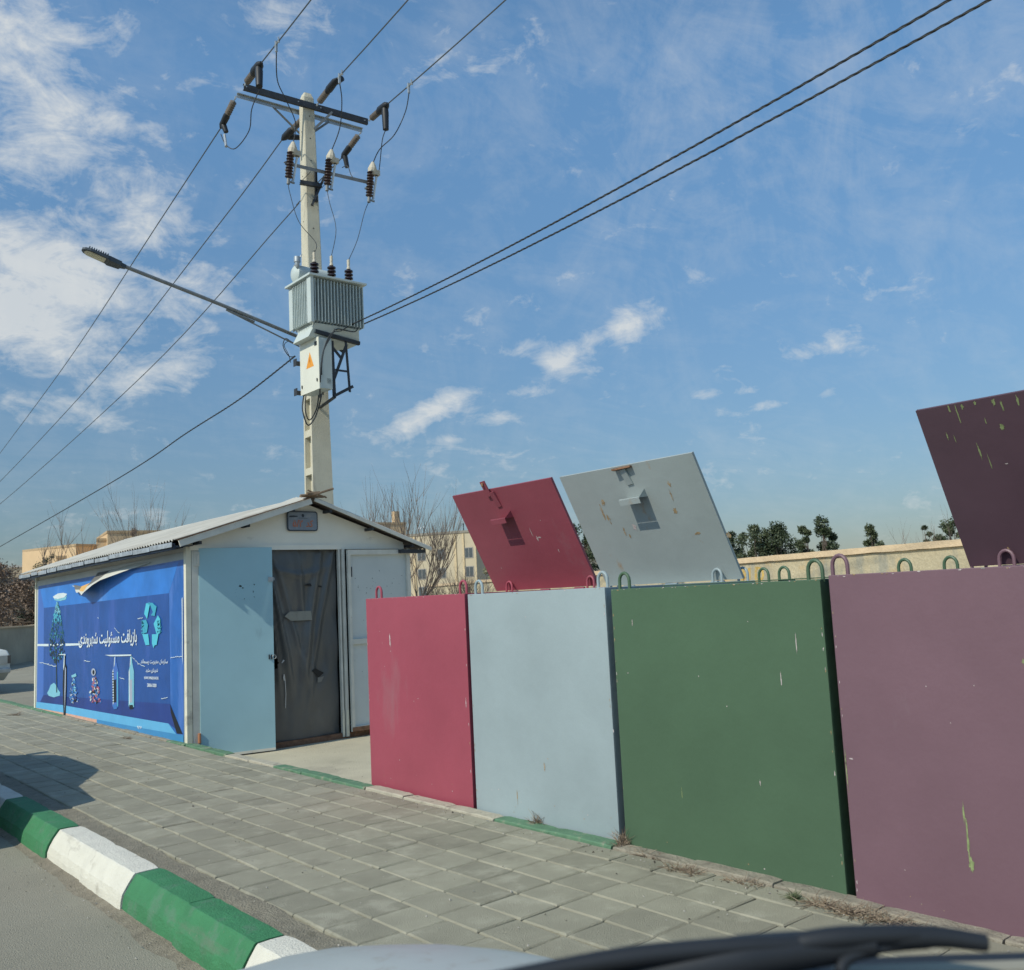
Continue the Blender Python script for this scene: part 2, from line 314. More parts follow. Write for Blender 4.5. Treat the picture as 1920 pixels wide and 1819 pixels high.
def kerb(name, prof, y0, y1, seg, colour_at, mats, gap=.007, jit=.006):
    k = MB(); y = y0
    while y < y1-.01:
        ye = min(y+seg, y1); ox = random.uniform(-jit, jit); oz = random.uniform(-jit, jit)*.7; mi = colour_at((y+ye)/2)
        n = 10; ys = [y+gap/2 + (ye-y-gap)*i/n for i in range(n+1)]; b = len(k.v); m = len(prof)
        for q, yy in enumerate(ys):
            tp = .004 if q in (0, n) else 0
            for (x, z) in prof:
                w = .0035 if z > -.16 else 0
                k.v.append(V((x+ox+w*pnoise(V((x*30, yy*14, z*30)))+(tp if x < (prof[0][0]+prof[-1][0])/2 else -tp), yy, z+oz+w*pnoise(V((x*30, yy*14, z*30+9)))-(tp if z > -.1 else 0))))
        for q in range(n):
            for i in range(m-1): a = b+q*m+i; k.f.append((a, a+1, a+m+1, a+m)); k.m.append(mi)
        k.f.append(tuple(b+i for i in range(m))); k.f.append(tuple(b+n*m+i for i in range(m))[::-1]); k.m += [mi, mi]
        y = ye
    return struct(k.build(name, mats, smooth=False))
PER = 1.375
kerb('kerb', [(1.545, -.18), (1.547, -.168), (1.551, -.12), (1.559, -.085), (1.586, -.043), (1.613, -.004), (1.620, .002), (1.68, .004), (1.742, .003), (1.75, -.02)], 6.325-PER*9, 6.325+PER*14, PER/2,
     lambda y: int(math.floor((y-6.325)/PER)) % 2, [kg, kw])
g = MB(); NYg = 300
for j in range(NYg+1):
    y = -3+18*j/NYg; wd_ = .045+.03*abs(pnoise(V((y*1.7, 0, 4))))*2
    for i in range(6):
        t = i/5; x = 1.556-wd_*2*t; g.v.append(V((x, y, RZ-.004+.022*(1-t)**2+.006*pnoise(V((x*30, y*18, 2)))*(1-t))))
for j in range(NYg):
    for i in range(5): a = j*6+i; g.f.append((a, a+6, a+7, a+1)); g.m.append(0)
struct(g.build('gutter_dirt', mat('gutter_dirt', (.285, .252, .19), .95, var=.25, scale=14, bump=.9, bscale=120, fine=(200, .5, .7)), smooth=True))
def ic(y):
    if y < 3.36: return 2
    if y < 4.57: return 0
    if y < 5.97: return 1
    if y < 7.05: return 0
    if y < 8.25: return 1
    if y < 9.6: return 0
    if y < 13.4: return 2
    return 0
kerb('kerb', [(3.437, -.02), (3.440, .004), (3.445, .009), (3.528, .009), (3.535, .004), (3.538, -.19)], -5, 26, .47, ic, [kgf, kwf, kbare])
kerb('kerb', [(3.437, -.02), (3.440, .004), (3.445, .009), (3.528, .009), (3.535, .004), (3.538, -.19)], 26.01, 26.5, .47, ic, [kgf, kwf, kbare])

# ------------------------------------------------------------------ recycling bins
def loop_pts(c, h=.092, w=.034, ax='y'):
    o = V((0, 1, 0)) if ax == 'y' else V((1, 0, 0))
    p = [c-o*w, c-o*w+V((0, 0, h*.55))]
    for i in range(1, 8): t = math.pi*i/8; p.append(c - o*w*math.cos(t) + V((0, 0, h*.55+h*.45*math.sin(t))))
    return p+[c+o*w+V((0, 0, h*.55)), c+o*w]
def blob(b, pc, u, v, ru, rv, mi, n=14, rough=.35, seed=0):
    rnd = random.Random(seed); ps = []
    n = max(n, 18)
    for i in range(n):
        t = 2*math.pi*i/n; k = (1+rnd.uniform(-rough, rough)*1.3)*(.72 if mi else 1); ps.append(pc+u*math.cos(t)*ru*k+v*math.sin(t)*rv*k)
    b.poly(ps, mi)
def make_bin(y0, y1, bodym, lidm, lid_label, label, xf, loops, marks, lidmarks, zt=1.285, lid_tilt=28.0, latch=True, ltop=.85):
    root = thing('recycling_bin', V(((xf+4.83)/2, (y0+y1)/2, RZ)), label, 'recycling bin', 'painted steel recycling bins in a row behind the kerb')
    xb = 4.86; t = .006; b = MB()
    b.box((xf, y0, RZ+.02), (xf+t, y1, zt)); b.box((xb-t, y0, RZ+.02), (xb, y1, zt))
    b.box((xf+t, y0, RZ+.02), (xb-t, y0+t, zt)); b.box((xf+t, y1-t, RZ+.02), (xb-t, y1, zt)); b.box((xf+t, y0+t, RZ+.02), (xb-t, y1-t, RZ+.04))
    hx0, hx1 = 3.93, 4.655
    b.box((xf+t, y0+t, zt-t), (hx0, y1-t, zt)); b.box((hx1, y0+t, zt-t), (xb-t, y1-t, zt))
    b.box((hx0, y0+t, zt-t), (hx1, y0+.06, zt)); b.box((hx0, y1-.06, zt-t), (hx1, y1-t, zt))
    for (yy, zz, ry, rz_, mi) in marks: blob(b, V((xf-.0012, yy, zz)), V((0, 1, 0)), V((0, 0, 1)), ry, rz_, mi, seed=int(yy*1000+zz*77))
    er = random.Random(int(y0*100))
    for i in range(46):                                    # paint worn off along the folded edges
        k_ = er.random(); sz = er.uniform(.0015, .0045)
        if k_ < .45: yy, zz, a_, c_ = er.uniform(y0+.01, y1-.01), zt-er.uniform(.002, .008), sz*2.2, sz*.7
        elif k_ < .8: yy, zz, a_, c_ = er.choice((y0+er.uniform(.007, .011), y1-er.uniform(.007, .011))), er.uniform(.02, zt-.02), sz*.7, sz*3
        else: yy, zz, a_, c_ = er.uniform(y0+.02, y1-.02), er.uniform(.015, .16), sz*1.3, sz
        blob(b, V((xf-.0012, yy, zz)), V((0, 1, 0)), V((0, 0, 1)), a_, c_, er.choice((1, 3)), seed=i)
    b.build('body', [bodym, chipw, chipg, chipr], root, bevel=.007)
    for (lx, ly) in loops: MB().tube(loop_pts(V((lx, ly, zt-.012))), .0085, 8).build('lifting_loop', bodym, root, True)
    # lid hinged on the far edge, standing open and leaning forwards
    a = R(lid_tilt); d = V((-math.sin(a), 0, math.cos(a))); nrm = V((-math.cos(a), 0, -math.sin(a)))  # towards the street
    h0 = V((4.762, 0, zt+(.012 if lid_tilt < 80 else .0045))); l = MB(); ya, yb = y0+.02, y1-.015
    def lp(s, yy, out): return h0 + d*s + nrm*out + V((0, yy, 0))
    k = 6
    for (sa, ya_, sb, yb_) in [] if lid_tilt > 80 else ((0, ya+.003, ltop, ya+.003), (0, yb-.003, ltop, yb-.003), (ltop-.003, ya+.006, ltop-.003, yb-.006)):
        l.bar(lp(sa, ya_, -.0125), lp(sb, yb_, -.0125), .004, .015, 0, nrm)
    l.prism([lp(0, ya, 0), lp(0, yb, 0), lp(ltop, yb, 0), lp(ltop, ya, 0)], nrm*-.004)
    for (s, yy, rs, ry, mi) in lidmarks: blob(l, lp(s, yy, .0012), V((0, 1, 0)), d, ry, rs, mi, seed=int(s*991+yy*313))
    lid = l.build('lid', [lidm, chipw, chipg, chipr], root)
    lid['label'] = lid_label
    for yy in (ya+.2, (ya+yb)/2, yb-.2):
        hg = MB(); hg.tube([V((4.774, yy-.05, zt+.001)), V((4.774, yy+.05, zt+.001))], .009, 8); hg.build('hinge', bodym, lid, True)
    if latch:
        sy, ls, side = latch
        q = MB(); ym = sy
        # shelf bracket standing off the inner face
        q.add([lp(ls, ym+.085, .001), lp(ls, ym-.085, .001), lp(ls+.03, ym-.085, .078), lp(ls+.03, ym+.085, .078), lp(ls+.004, ym+.085, .001), lp(ls+.004, ym-.085, .001), lp(ls+.034, ym-.085, .075), lp(ls+.034, ym+.085, .075)],
              [(0, 1, 2, 3), (4, 7, 6, 5), (0, 3, 7, 4), (1, 5, 6, 2), (3, 2, 6, 7)])
        q.add([lp(ls, ym-.084, .001), lp(ls+.03, ym-.084, .077), lp(ls+.055, ym-.084, .001)], [(0, 1, 2)])
        q.prism([lp(ls+.028, ym+.087, .079), lp(ls+.028, ym-.087, .079), lp(ls-.006, ym-.087, .082), lp(ls-.006, ym+.087, .082)], nrm*.004)
        q.build('latch_bracket', lidm, lid)
        st = MB(); st.bar(lp(ls+.10, ym+.01, .002), lp(ltop-.02, ym+.02, .012), .05, .012, 0, nrm)
        if side: st.bar(lp(ltop-.05, ym+.06, .012), lp(ltop+.075, ym+.07, .012), .055, .008, 0, nrm); st.box((-.012, -.01, -.012), (.012, .01, .012), 1, Matrix.Translation(lp(ltop+.05, ym+.07, .014)))
        else: st.bar(lp(ltop-.012, ym-.06, .008), lp(ltop-.012, ym+.09, .02), .03, .012, 1)
        st.build('hasp', [lidm, rustm], lid)
    return root
make_bin(4.745, 5.925, redp, redl, 'open lid with a dull, chipped inner face', 'raspberry red steel bin with its lid up, beside the grey bin and nearest the shed', 3.565,
    [(3.60, 5.80), (3.60, 4.80), (4.715, 5.69), (4.715, 4.79)],
    [(5.62, 1.00, .009, .055, 1), (5.615, .925, .004, .006, 1), (5.72, .98, .003, .003, 1), (5.75, 1.06, .003, .004, 1), (5.70, .82, .004, .003, 1), (5.35, .60, .004, .004, 1), (5.30, .62, .02, .0015, 1), (4.775, .62, .004, .045, 1), (5.55, .2, .004, .005, 1)],
    [(.47, 5.20, .05, .0045, 1), (.41, 5.165, .025, .010, 1), (.42, 5.135, .008, .02, 1), (.20, 5.72, .006, .006, 1), (.55, 5.05, .006, .004, 1), (.30, 5.00, .02, .004, 1)], zt=1.292, latch=(5.40, .605, 1))
make_bin(3.504, 4.690, greyp, greyl, 'open lid with rust patches on its inner face', 'pale grey steel bin with a rust-spotted open lid, between the red and green bins', 3.548,
    [(3.585, 4.62), (3.585, 3.55), (4.80, 4.64), (4.80, 3.55), (4.715, 3.68)],
    [(4.15, 1.14, .004, .004, 1), (4.05, .315, .009, .028, 3), (4.02, .36, .004, .004, 3), (3.50, .55, .004, .01, 1), (4.3, .12, .004, .05, 3)],
    [(.42, 4.20, .035, .018, 1), (.55, 4.42, .07, .014, 3), (.50, 4.39, .045, .016, 3), (.62, 4.38, .03, .02, 3), (.40, 4.30, .04, .012, 3), (.36, 4.27, .02, .01, 3), (.60, 3.80, .05, .008, 3), (.50, 3.82, .03, .02, 3), (.68, 3.78, .03, .012, 3), (.33, 3.72, .012, .03, 3), (.30, 3.50, .03, .02, 3)], latch=(4.07, .62, 0))
b3 = make_bin(2.222, 3.438, greenp, greenp, 'lid', 'dark green steel bin without a raised lid, between the grey and plum bins', 3.525,
    [(3.56, 3.37), (3.56, 2.262), (4.80, 3.40), (4.715, 3.20), (4.715, 2.47), (4.80, 2.27)],
    [(3.30, 1.10, .003, .02, 1), (3.05, .30, .0025, .035, 2), (2.75, .72, .0035, .0035, 1), (2.60, .40, .003, .02, 1), (2.45, .85, .003, .04, 1), (2.36, 1.0, .003, .05, 1), (3.35, .85, .006, .003, 1), (2.9, .85, .003, .004, 1), (2.6, 1.1, .003, .003, 1)], [], zt=1.272, lid_tilt=90.0, latch=False)
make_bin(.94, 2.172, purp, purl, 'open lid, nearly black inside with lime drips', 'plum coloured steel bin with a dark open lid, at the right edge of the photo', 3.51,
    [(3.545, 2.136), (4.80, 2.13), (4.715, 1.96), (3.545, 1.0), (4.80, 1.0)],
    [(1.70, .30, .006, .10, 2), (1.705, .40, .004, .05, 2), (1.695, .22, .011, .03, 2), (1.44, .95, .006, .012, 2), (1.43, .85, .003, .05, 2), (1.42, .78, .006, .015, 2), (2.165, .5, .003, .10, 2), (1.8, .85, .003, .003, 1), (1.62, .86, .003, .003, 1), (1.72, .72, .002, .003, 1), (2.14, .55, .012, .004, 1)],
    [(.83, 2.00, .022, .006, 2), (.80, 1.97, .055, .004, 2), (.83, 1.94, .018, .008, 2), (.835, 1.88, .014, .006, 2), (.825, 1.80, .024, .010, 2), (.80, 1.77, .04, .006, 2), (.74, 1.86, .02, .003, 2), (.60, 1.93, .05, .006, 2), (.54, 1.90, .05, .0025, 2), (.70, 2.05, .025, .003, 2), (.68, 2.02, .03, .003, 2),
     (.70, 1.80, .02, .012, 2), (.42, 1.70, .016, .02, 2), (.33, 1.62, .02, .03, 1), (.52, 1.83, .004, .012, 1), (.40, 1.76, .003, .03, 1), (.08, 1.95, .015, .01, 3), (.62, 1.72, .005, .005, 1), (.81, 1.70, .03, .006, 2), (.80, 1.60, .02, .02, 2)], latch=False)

# ------------------------------------------------------------------ metal shed
SX0, SX1, SY0, SY1 = 3.52, 6.02, 9.15, 14.85; ZE, ZR, XR = 1.93, 2.36, 4.79
shed = thing('metal_shed', V((4.77, 12.0, RZ)), 'small gabled metal shed with corrugated roof, grey gable and a pale blue front door', 'shed')
b = MB()
b.box((SX0, SY0+.03, RZ+.05), (SX0+.03, SY1, ZE)); b.box((SX1-.03, SY0+.03, RZ+.05), (SX1, SY1, ZE)); b.box((SX0+.03, SY1-.03, RZ+.05), (SX1-.03, SY1, ZE))
b.prism([(SX0, SY1, ZE), (SX1, SY1, ZE), (XR, SY1, ZR)], (0, -.03, 0))
b.build('wall', gable_m, shed)
b = MB()
b.prism([(SX0, SY0-.004, 1.885), (SX1, SY0-.004, 1.885), (SX1, SY0-.004, 1.93), (XR, SY0-.004, ZR-.01), (SX0, SY0-.004, 1.93)], (0, .03, 0))
b.box((SX0, SY0-.018, 1.855), (SX1, SY0-.004, 1.905))
b.build('gable', gable_m, shed)
b = MB()
b.bar((SX0-.01, SY0+.015, RZ), (SX0-.01, SY0+.015, 1.93), .055, .055); b.box((SX0+.022, SY0-.012, RZ), (SX0+.115, SY0+.028, 1.852), 1)
b.build('frame_post', [whitef, greyf], shed, bevel=.003)
b = MB(); b.bar((SX0-.01, SY1+.01, RZ-.1), (SX0-.01, SY1+.01, 1.90), .06, .06); b.build('frame_post', whitef, shed, bevel=.003)
b = MB(); b.box((5.165, SY0-.02, RZ+.02), (5.185, SY0+.02, 1.86)); b.box((5.20, SY0-.035, RZ+.02), (5.235, SY0+.01, 1.86))
b.box((5.163, SY0-.024, RZ+.025), (5.187, SY0-.0205, .13), 1); b.box((5.203, SY0-.039, RZ+.025), (5.233, SY0-.0355, .13), 1)
b.build('door_jamb', [greyf, whitef], shed)
b = MB(); b.box((SX0+.02, SY0-.01, RZ-.01), (SX1, SY0+.05, RZ+.06)); b.build('threshold', rustm, shed)
b = MB(); b.box((SX0+.1, SY0+.9, RZ+.02), (SX1-.1, SY0+.93, 1.85)); b.build('dark_interior_panel', hole, shed)  # near-black panel whose colour stands for the shade inside the shed
# left door, ajar
dr = thing('x', V((0, 0, 0)), 'x', 'x'); bpy.data.objects.remove(dr)
hingeP = V((3.612, SY0-.02, 0)); dv = (V((4.325, 9.01, 0))-V((3.612, SY0-.02, 0))).normalized(); dn = V((dv.y, -dv.x, 0)); Wd = .728
dn = V((dv.y, -dv.x, 0))
D = Matrix(((dv.x, dn.x, 0, hingeP.x), (dv.y, dn.y, 0, hingeP.y), (0, 0, 1, 0), (0, 0, 0, 1)))
b = MB(); b.box((0, -.003, -.13), (Wd, .0, 1.875), 0, D); b.box((0, -.03, -.13), (.03, -.003, 1.875), 0, D); b.box((Wd-.03, -.03, -.13), (Wd, -.003, 1.875), 1, D)
b.box((.03, -.03, -.13), (Wd-.03, -.003, -.10), 1, D); b.box((.03, -.03, 1.845), (Wd-.03, -.003, 1.875), 1, D)
b.box((.0, -.006, -.155), (Wd, .002, -.13), 1, D)
def mark(uu, zz, ru, rz_, mi, sd, rg=.45): blob(b, D @ V((uu, .0015, zz)), dv, V((0, 0, 1)), ru, rz_, mi, 12, rg, sd)
for i, (uu, zz, a_, c_) in enumerate([(.40, 1.49, .015, .014), (.425, 1.47, .013, .008), (.54, 1.50, .007, .008), (.53, 1.43, .005, .014), (.54, 1.375, .006, .006), (.44, 1.36, .006, .005)]): mark(uu, zz, a_, c_, 2, i)
for i in range(26):
    t = 2*math.pi*i/26
    if random.random() < .6: mark(.455+.105*math.cos(t), 1.425+.075*math.sin(t), .004, .0022, 3, 40+i, .7)
for k_, (z_, x_, s_) in enumerate([(1.27, .28, '۳۱۳ ۰۲'), (1.05, .20, ''), (.93, .2, ''), (.55, .2, '')]): pass
b.build('door', [blued, greyf, hole, mat('faded_blue_stain', (.16, .30, .37), .6)], shed)
door = [o for o in bpy.data.objects if o.name == 'door'][0]; door['label'] = 'pale blue door leaf standing slightly ajar'
b = MB()
b.tube([D @ V((-.012, .005, 1.72)), D @ V((-.012, .005, 1.81))], .014, 8)
b.box((-.05, -.02, 1.70), (.005, .006, 1.84), 0, D); b.build('hinge', greyf, door)
b = MB(); b.tube([D @ V((-.012, .005, 0)), D @ V((-.012, .005, .09))], .014, 8); b.build('hinge', mat('orange_primer', (.45, .20, .10), .7), door)
b = MB(); b.box((Wd-.045, .001, 1.525), (Wd+.005, .012, 1.57), 0, D); b.tube(loop_pts(D @ V((Wd+.012, .006, 1.535)), .03, .008), .003, 5); b.build('hasp', [galv, darksteel], door); b = MB()
b.box((Wd-.055, .001, .745), (Wd-.045, .012, .79), 1, D); b.box((Wd-.030, .001, .745), (Wd-.02, .012, .79), 1, D); b.tube([D @ V((Wd, .01, .765+.02*math.cos(t*.7))) + dv*.02*math.sin(t*.7) for t in range(10)], .003, 5)
b.build('hasp', [galv, darksteel], door)
# right leaf, folded back against the front
b = MB(); rx0, rx1, ry, rz0, rz1 = 5.245, 6.055, SY0-.055, -.10, 1.845
b.box((rx0, ry, rz0), (rx1, ry+.004, rz1))
for (x0, x1, z0, z1) in ((rx0, rx1, rz1-.055, rz1), (rx0, rx1, rz0, rz0+.05), (rx0, rx0+.035, rz0+.05, rz1-.055), (rx1-.045, rx1, rz0+.05, rz1-.055), (rx0+.035, rx1-.045, .82, .875)):
    b.box((x0, ry-.03, z0), (x1, ry-.0005, z1), 1)
b.box((rx0, ry-.034, rz0), (rx1, ry-.0305, rz0+.045), 2)
b.box((rx0+.036, ry-.012, 1.55), (rx0+.06, ry-.001, 1.66), 3)
for i in range(34):
    uu = random.uniform(rx0+.1, rx1-.1); zz = random.choice((random.gauss(1.50, .05), random.gauss(1.42, .02), random.uniform(.0, 1.6)))
    if .8 < zz < .9 or zz > 1.77: continue
    blob(b, V((uu, ry-.0015, zz)), V((1, 0, 0)), V((0, 0, 1)), random.uniform(.002, .006), random.uniform(.002, .010), 3, 10, .6, i)
b.build('door', [doorg, greyf, rustm, darksteel], shed)['label'] = 'grey door leaf folded back to show its inner frame'
b = MB(); b.box((6.062, SY0-.04, .0), (6.085, SY0-.01, 1.86)); b.build('downpipe', whitef, shed)
# roof: two corrugated slopes, ragged flashing at the eave
def slope(xa, za, xb, zb, y0, y1, nm, wave=.011, pitch_=.078, th=.004):
    b = MB(); n = int((y1-y0)/pitch_*6); nx = 7; base = V((xb-xa, 0, zb-za)).normalized(); nr = V((-base.z, 0, base.x))
    if nr.z < 0: nr = -nr
    for side in (0, 1):
        for j in range(n+1):
            y = y0+(y1-y0)*j/n; w = wave*math.sin(2*math.pi*(y-y0)/pitch_)
            for i in range(nx+1):
                t = i/nx; ez = (.042*(15.05-y)/6 if xa < xb else 0)*(1-t); c = V((xa+(xb-xa)*t, y, za+ez+(zb-za)*t)); bend = .006*pnoise(V((t*4, y*1.1, 5)))
                # sheet ends lifting a little
                lift = .03*math.exp(-((y-9.35)/.18)**2)*max(0, t-.72)/.28 if xa < xb else 0
                b.v.append(c+nr*(w+bend+lift-th*side))
        o_ = side*(n+1)*(nx+1)
        for j in range(n):
            for i in range(nx):
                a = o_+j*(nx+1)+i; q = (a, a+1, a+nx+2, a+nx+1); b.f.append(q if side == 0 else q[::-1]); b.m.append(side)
    o_ = (n+1)*(nx+1)
    for i in range(nx): b.f.append((i, i+1, o_+i+1, o_+i)); b.m.append(0)
    for j in range(n):
        for i in (0, nx): a = j*(nx+1)+i; b.f.append((a, a+nx+1, o_+a+nx+1, o_+a)); b.m.append(0)
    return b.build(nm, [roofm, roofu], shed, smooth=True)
RY0, RY1 = 8.96, 15.05
slope(3.312, 1.908, XR, 2.405, RY0+.02, RY1, 'roof_sheet'); slope(6.30, 1.86, XR+.02, 2.40, RY0+.02, RY1, 'roof_sheet')
b = MB(); y = RY0+.05
while y < RY1-.05:
    yl = random.uniform(.35, .8); ye = min(RY1, y+yl); dz = random.uniform(-.004, .004)+.042*(15.05-y)/6; h = .048+random.uniform(-.006, .004)
    b.prism([(3.302, y, 1.889+dz), (3.302, ye, 1.889+dz+random.uniform(-.004, .004)), (3.305, ye, 1.889+dz-h), (3.301, y, 1.889+dz-h)], (.0025, 0, 0)); y = ye+random.choice((.004, .004, .03))
b.build('fascia', fasc, shed)
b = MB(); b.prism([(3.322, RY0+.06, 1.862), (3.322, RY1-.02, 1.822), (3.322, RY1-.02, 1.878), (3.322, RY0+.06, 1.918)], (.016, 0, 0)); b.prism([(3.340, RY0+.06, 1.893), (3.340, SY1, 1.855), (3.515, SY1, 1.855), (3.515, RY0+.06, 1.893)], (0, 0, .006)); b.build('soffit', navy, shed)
b = MB()
b.bar((3.36, RY0+.01, 1.912), (XR-.02, RY0+.01, 2.358), .062, .018, 0, V((0, 1, 0))); b.bar((3.335, RY0-.004, 1.946), (XR-.02, RY0-.004, 2.396), .008, .010, 1, V((0, 1, 0)))
b.bar((XR+.02, RY0+.01, 2.375), (6.29, RY0+.01, 1.838), .035, .018, 0, V((0, 1, 0)))
b.build('barge_board', [greyf, rustm], shed)
b = MB()
for t in (.15, .5, .85):
    for (xa, za) in ((3.36, 1.87), (6.27, 1.82)):
        b.bar((xa+(XR-xa)*t, RY0+.03, za+(2.36-za)*t-.02), (xa+(XR-xa)*t, RY1, za+(2.36-za)*t-.02), .03, .03)
b.box((SX1-.12, RY0+.05, 1.80), (6.24, SY0-.02, 1.84))
b.build('purlin', darksteel, shed)
b = MB(); ridge = [(XR-.07, 2.385), (XR, 2.42), (XR+.07, 2.385)]
for (xa, za), (xb, zb) in zip(ridge, ridge[1:]): b.add([(xa, RY0+.06, za), (xb, RY0+.06, zb), (xb, RY1, zb), (xa, RY1, za)], [(0, 1, 2, 3)])
b.build('ridge_cap', roofm, shed)
b = MB()
b.tube([(4.63, 8.94, 2.41), (4.80, 8.93, 2.425), (5.04, 8.98, 2.50)], .013, 6); b.tube([(4.72, 8.95, 2.47), (4.80, 8.93, 2.435), (4.95, 8.97, 2.40)], .009, 6); b.tube([(4.70, 8.93, 2.43), (4.86, 8.95, 2.45)], .016, 6)
b.box((4.66, 8.95, 2.40), (4.93, 9.02, 2.418))
tag(b.build('scrap_wood', mat('old_timber', (.20, .14, .09), .9, var=.3, scale=20)), 'short sticks of old timber lying on the front end of the shed ridge', 'timber')

# ---- text helper (Persian is shaped here into its joined letter forms)
FORMS = {'ب': 'ﺏﺐﺑﺒ', 'ا': 'ﺍﺎ', 'ز': 'ﺯﺰ', 'ی': 'ﯼﯽﯾﯿ', 'ف': 'ﻑﻒﻓﻔ', 'ت': 'ﺕﺖﺗﺘ', 'م': 'ﻡﻢﻣﻤ', 'س': 'ﺱﺲﺳﺴ', 'ئ': 'ﺉﺊﺋﺌ', 'و': 'ﻭﻮ', 'ل': 'ﻝﻞﻟﻠ', 'ش': 'ﺵﺶﺷﺸ', 'ه': 'ﻩﻪﻫﻬ',
         'ر': 'ﺭﺮ', 'ن': 'ﻥﻦﻧﻨ', 'د': 'ﺩﺪ', 'پ': 'ﭖﭗﭘﭙ', 'ک': 'ﮎﮏﮐﮑ'}
def shape(s):
    out = []
    for i, ch in enumerate(s):
        f = FORMS.get(ch)
        if not f: out.append(ch); continue
        prev = i > 0 and s[i-1] in FORMS and len(FORMS[s[i-1]]) == 4
        nxt = i+1 < len(s) and s[i+1] in FORMS and len(f) == 4
        out.append(f[3] if prev and nxt else f[1] if prev else f[2] if nxt else f[0])
    return ''.join(out)[::-1]
def glyphs(s, fat=0.0, res=3):
    c = bpy.data.curves.new('t', 'FONT'); c.body = s; c.offset = fat; c.resolution_u = res; c.fill_mode = 'FRONT'
    o = bpy.data.objects.new('t', c); COL.objects.link(o); bpy.context.view_layer.update()
    me = bpy.data.meshes.new_from_object(o.evaluated_get(bpy.context.evaluated_depsgraph_get()))
    vs = [v.co.copy() for v in me.vertices]; fs = [tuple(p.vertices) for p in me.polygons]
    bpy.data.objects.remove(o); bpy.data.curves.remove(c); bpy.data.meshes.remove(me)
    x0 = min(v.x for v in vs); x1 = max(v.x for v in vs); y0 = min(v.y for v in vs); y1 = max(v.y for v in vs)
    return [((v.x-x0)/(x1-x0), (v.y-y0)/(y1-y0)) for v in vs], fs
def text_on(b, s, place, mi=0, fat=0.0):       # place(u, v) -> point, u,v in 0..1
    uv, fs = glyphs(s, fat); b.add([place(u, v) for u, v in uv], fs, mi)

# ---- sign on the gable
b = MB(); tl = at_y(538, 959, SY0-.028); br_ = at_y(596, 996, SY0-.028)
sx0, sx1, sz0, sz1 = tl.x, br_.x, br_.z+.0, tl.z+.005
def rr(x0, z0, x1, z1, r, y): 
    ps = []
    for cx, cz, a0 in ((x1-r, z0+r, -90), (x1-r, z1-r, 0), (x0+r, z1-r, 90), (x0+r, z0+r, 180)):
        for k in range(5): t = R(a0+90*k/4); ps.append(V((cx+r*math.cos(t), y, cz+r*math.sin(t))))
    return ps
b.prism(rr(sx0, sz0, sx1, sz1, .03, SY0-.030), (0, .012, 0), 1); b.prism(rr(sx0+.012, sz0+.012, sx1-.012, sz1-.012, .025, SY0-.032), (0, .0015, 0), 0)
sw = sx1-sx0; sh = sz1-sz0
def spl(u0, v0, u1, v1): return lambda u, v: V((sx0+sw*(u0+(u1-u0)*u), SY0-.0335, sz0+sh*(v0+(v1-v0)*v)))
text_on(b, '۵/۲', spl(.17, .20, .50, .56), 2, .03); text_on(b, shape('کد'), spl(.60, .20, .84, .56), 2, .03)
b.poly([spl(0, 0, 1, 1)(.51+.045*math.cos(t*math.pi/5), .78+.09*math.sin(t*math.pi/5)) for t in range(10)], 1)
b.poly([spl(0, 0, 1, 1)(*q) for q in ((.06, .68), (.28, .70), (.34, .72), (.33, .76), (.20, .78), (.07, .76))], 1)
b.poly([spl(0, 0, 1, 1)(*q) for q in ((.36, .64), (.66, .63), (.66, .655), (.36, .665))], 3)
tag(b.build('number_sign', [mat('sign_grey', (.22, .26, .31), .5, dirt=((.34, .35, .36), .5, 16, .55)), mat('sign_border', (.035, .05, .07), .5), mat('faded_orange_lettering', (.46, .17, .10), .6), mat('sign_rule', (.1, .12, .14), .5)]),
    'small grey number plate with faded orange Persian figures high on the shed gable', 'sign')

# ---- dark plastic sheet hanging in the doorway
b = MB(); nx, nz_ = 70, 120; cx0, cx1 = 4.30, 5.165
def cpos(u, w):
    x = cx0+(cx1-cx0)*u; z = 1.875+(-.11-1.875)*w
    f = .030*math.sin(6*u-2.2*w+1.2*math.sin(2.4*w))*(.25+.75*math.sin(math.pi*min(1, w*.95+.08)))
    for (u0, u1, wd_, am) in ((.02, .44, .030, .042), (.00, .26, .020, .026), (.80, .40, .045, .044), (.98, .50, .030, .026), (.45, .66, .04, .020), (.10, .72, .025, .016)):   # folds running from the top corners to the foot
        c_ = u0+(u1-u0)*w**.9; f += am*math.exp(-((u-c_)/(wd_*(1+.8*w)))**2)*math.sin(math.pi*min(1, .12+w))
    f += .014*math.exp(-((w-.075-.07*math.sin(math.pi*u))/.018)**2)*math.sin(math.pi*u)
    f += .020*pnoise(V((u*3, w*4.5, 2))) + .006*pnoise(V((u*9-w*4, w*9+u*5, 7)))
    f += -.06*math.exp(-((u-.02)/.05)**2)*math.sin(math.pi*w)
    return V((x, SY0+.045-f*1.25, z))
for j in range(nz_+1):
    for i in range(nx+1): b.v.append(cpos(i/nx, j/nz_))
for j in range(nz_):
    for i in range(nx):
        u, w = (i+.5)/nx, (j+.5)/nz_
        if ((u-.10)/.065)**2+((w-.60)/.035)**2 < 1+.3*pnoise(V((u*30, w*40, 1))): continue
        if ((u-.06)/.05)**2+((w-.665)/.03)**2 < 1: continue
        a = j*(nx+1)+i; b.f.append((a, a+nx+1, a+nx+2, a+1)); b.m.append(0)
def cp(px, py): p = at_y(px, py, SY0-.035); return p
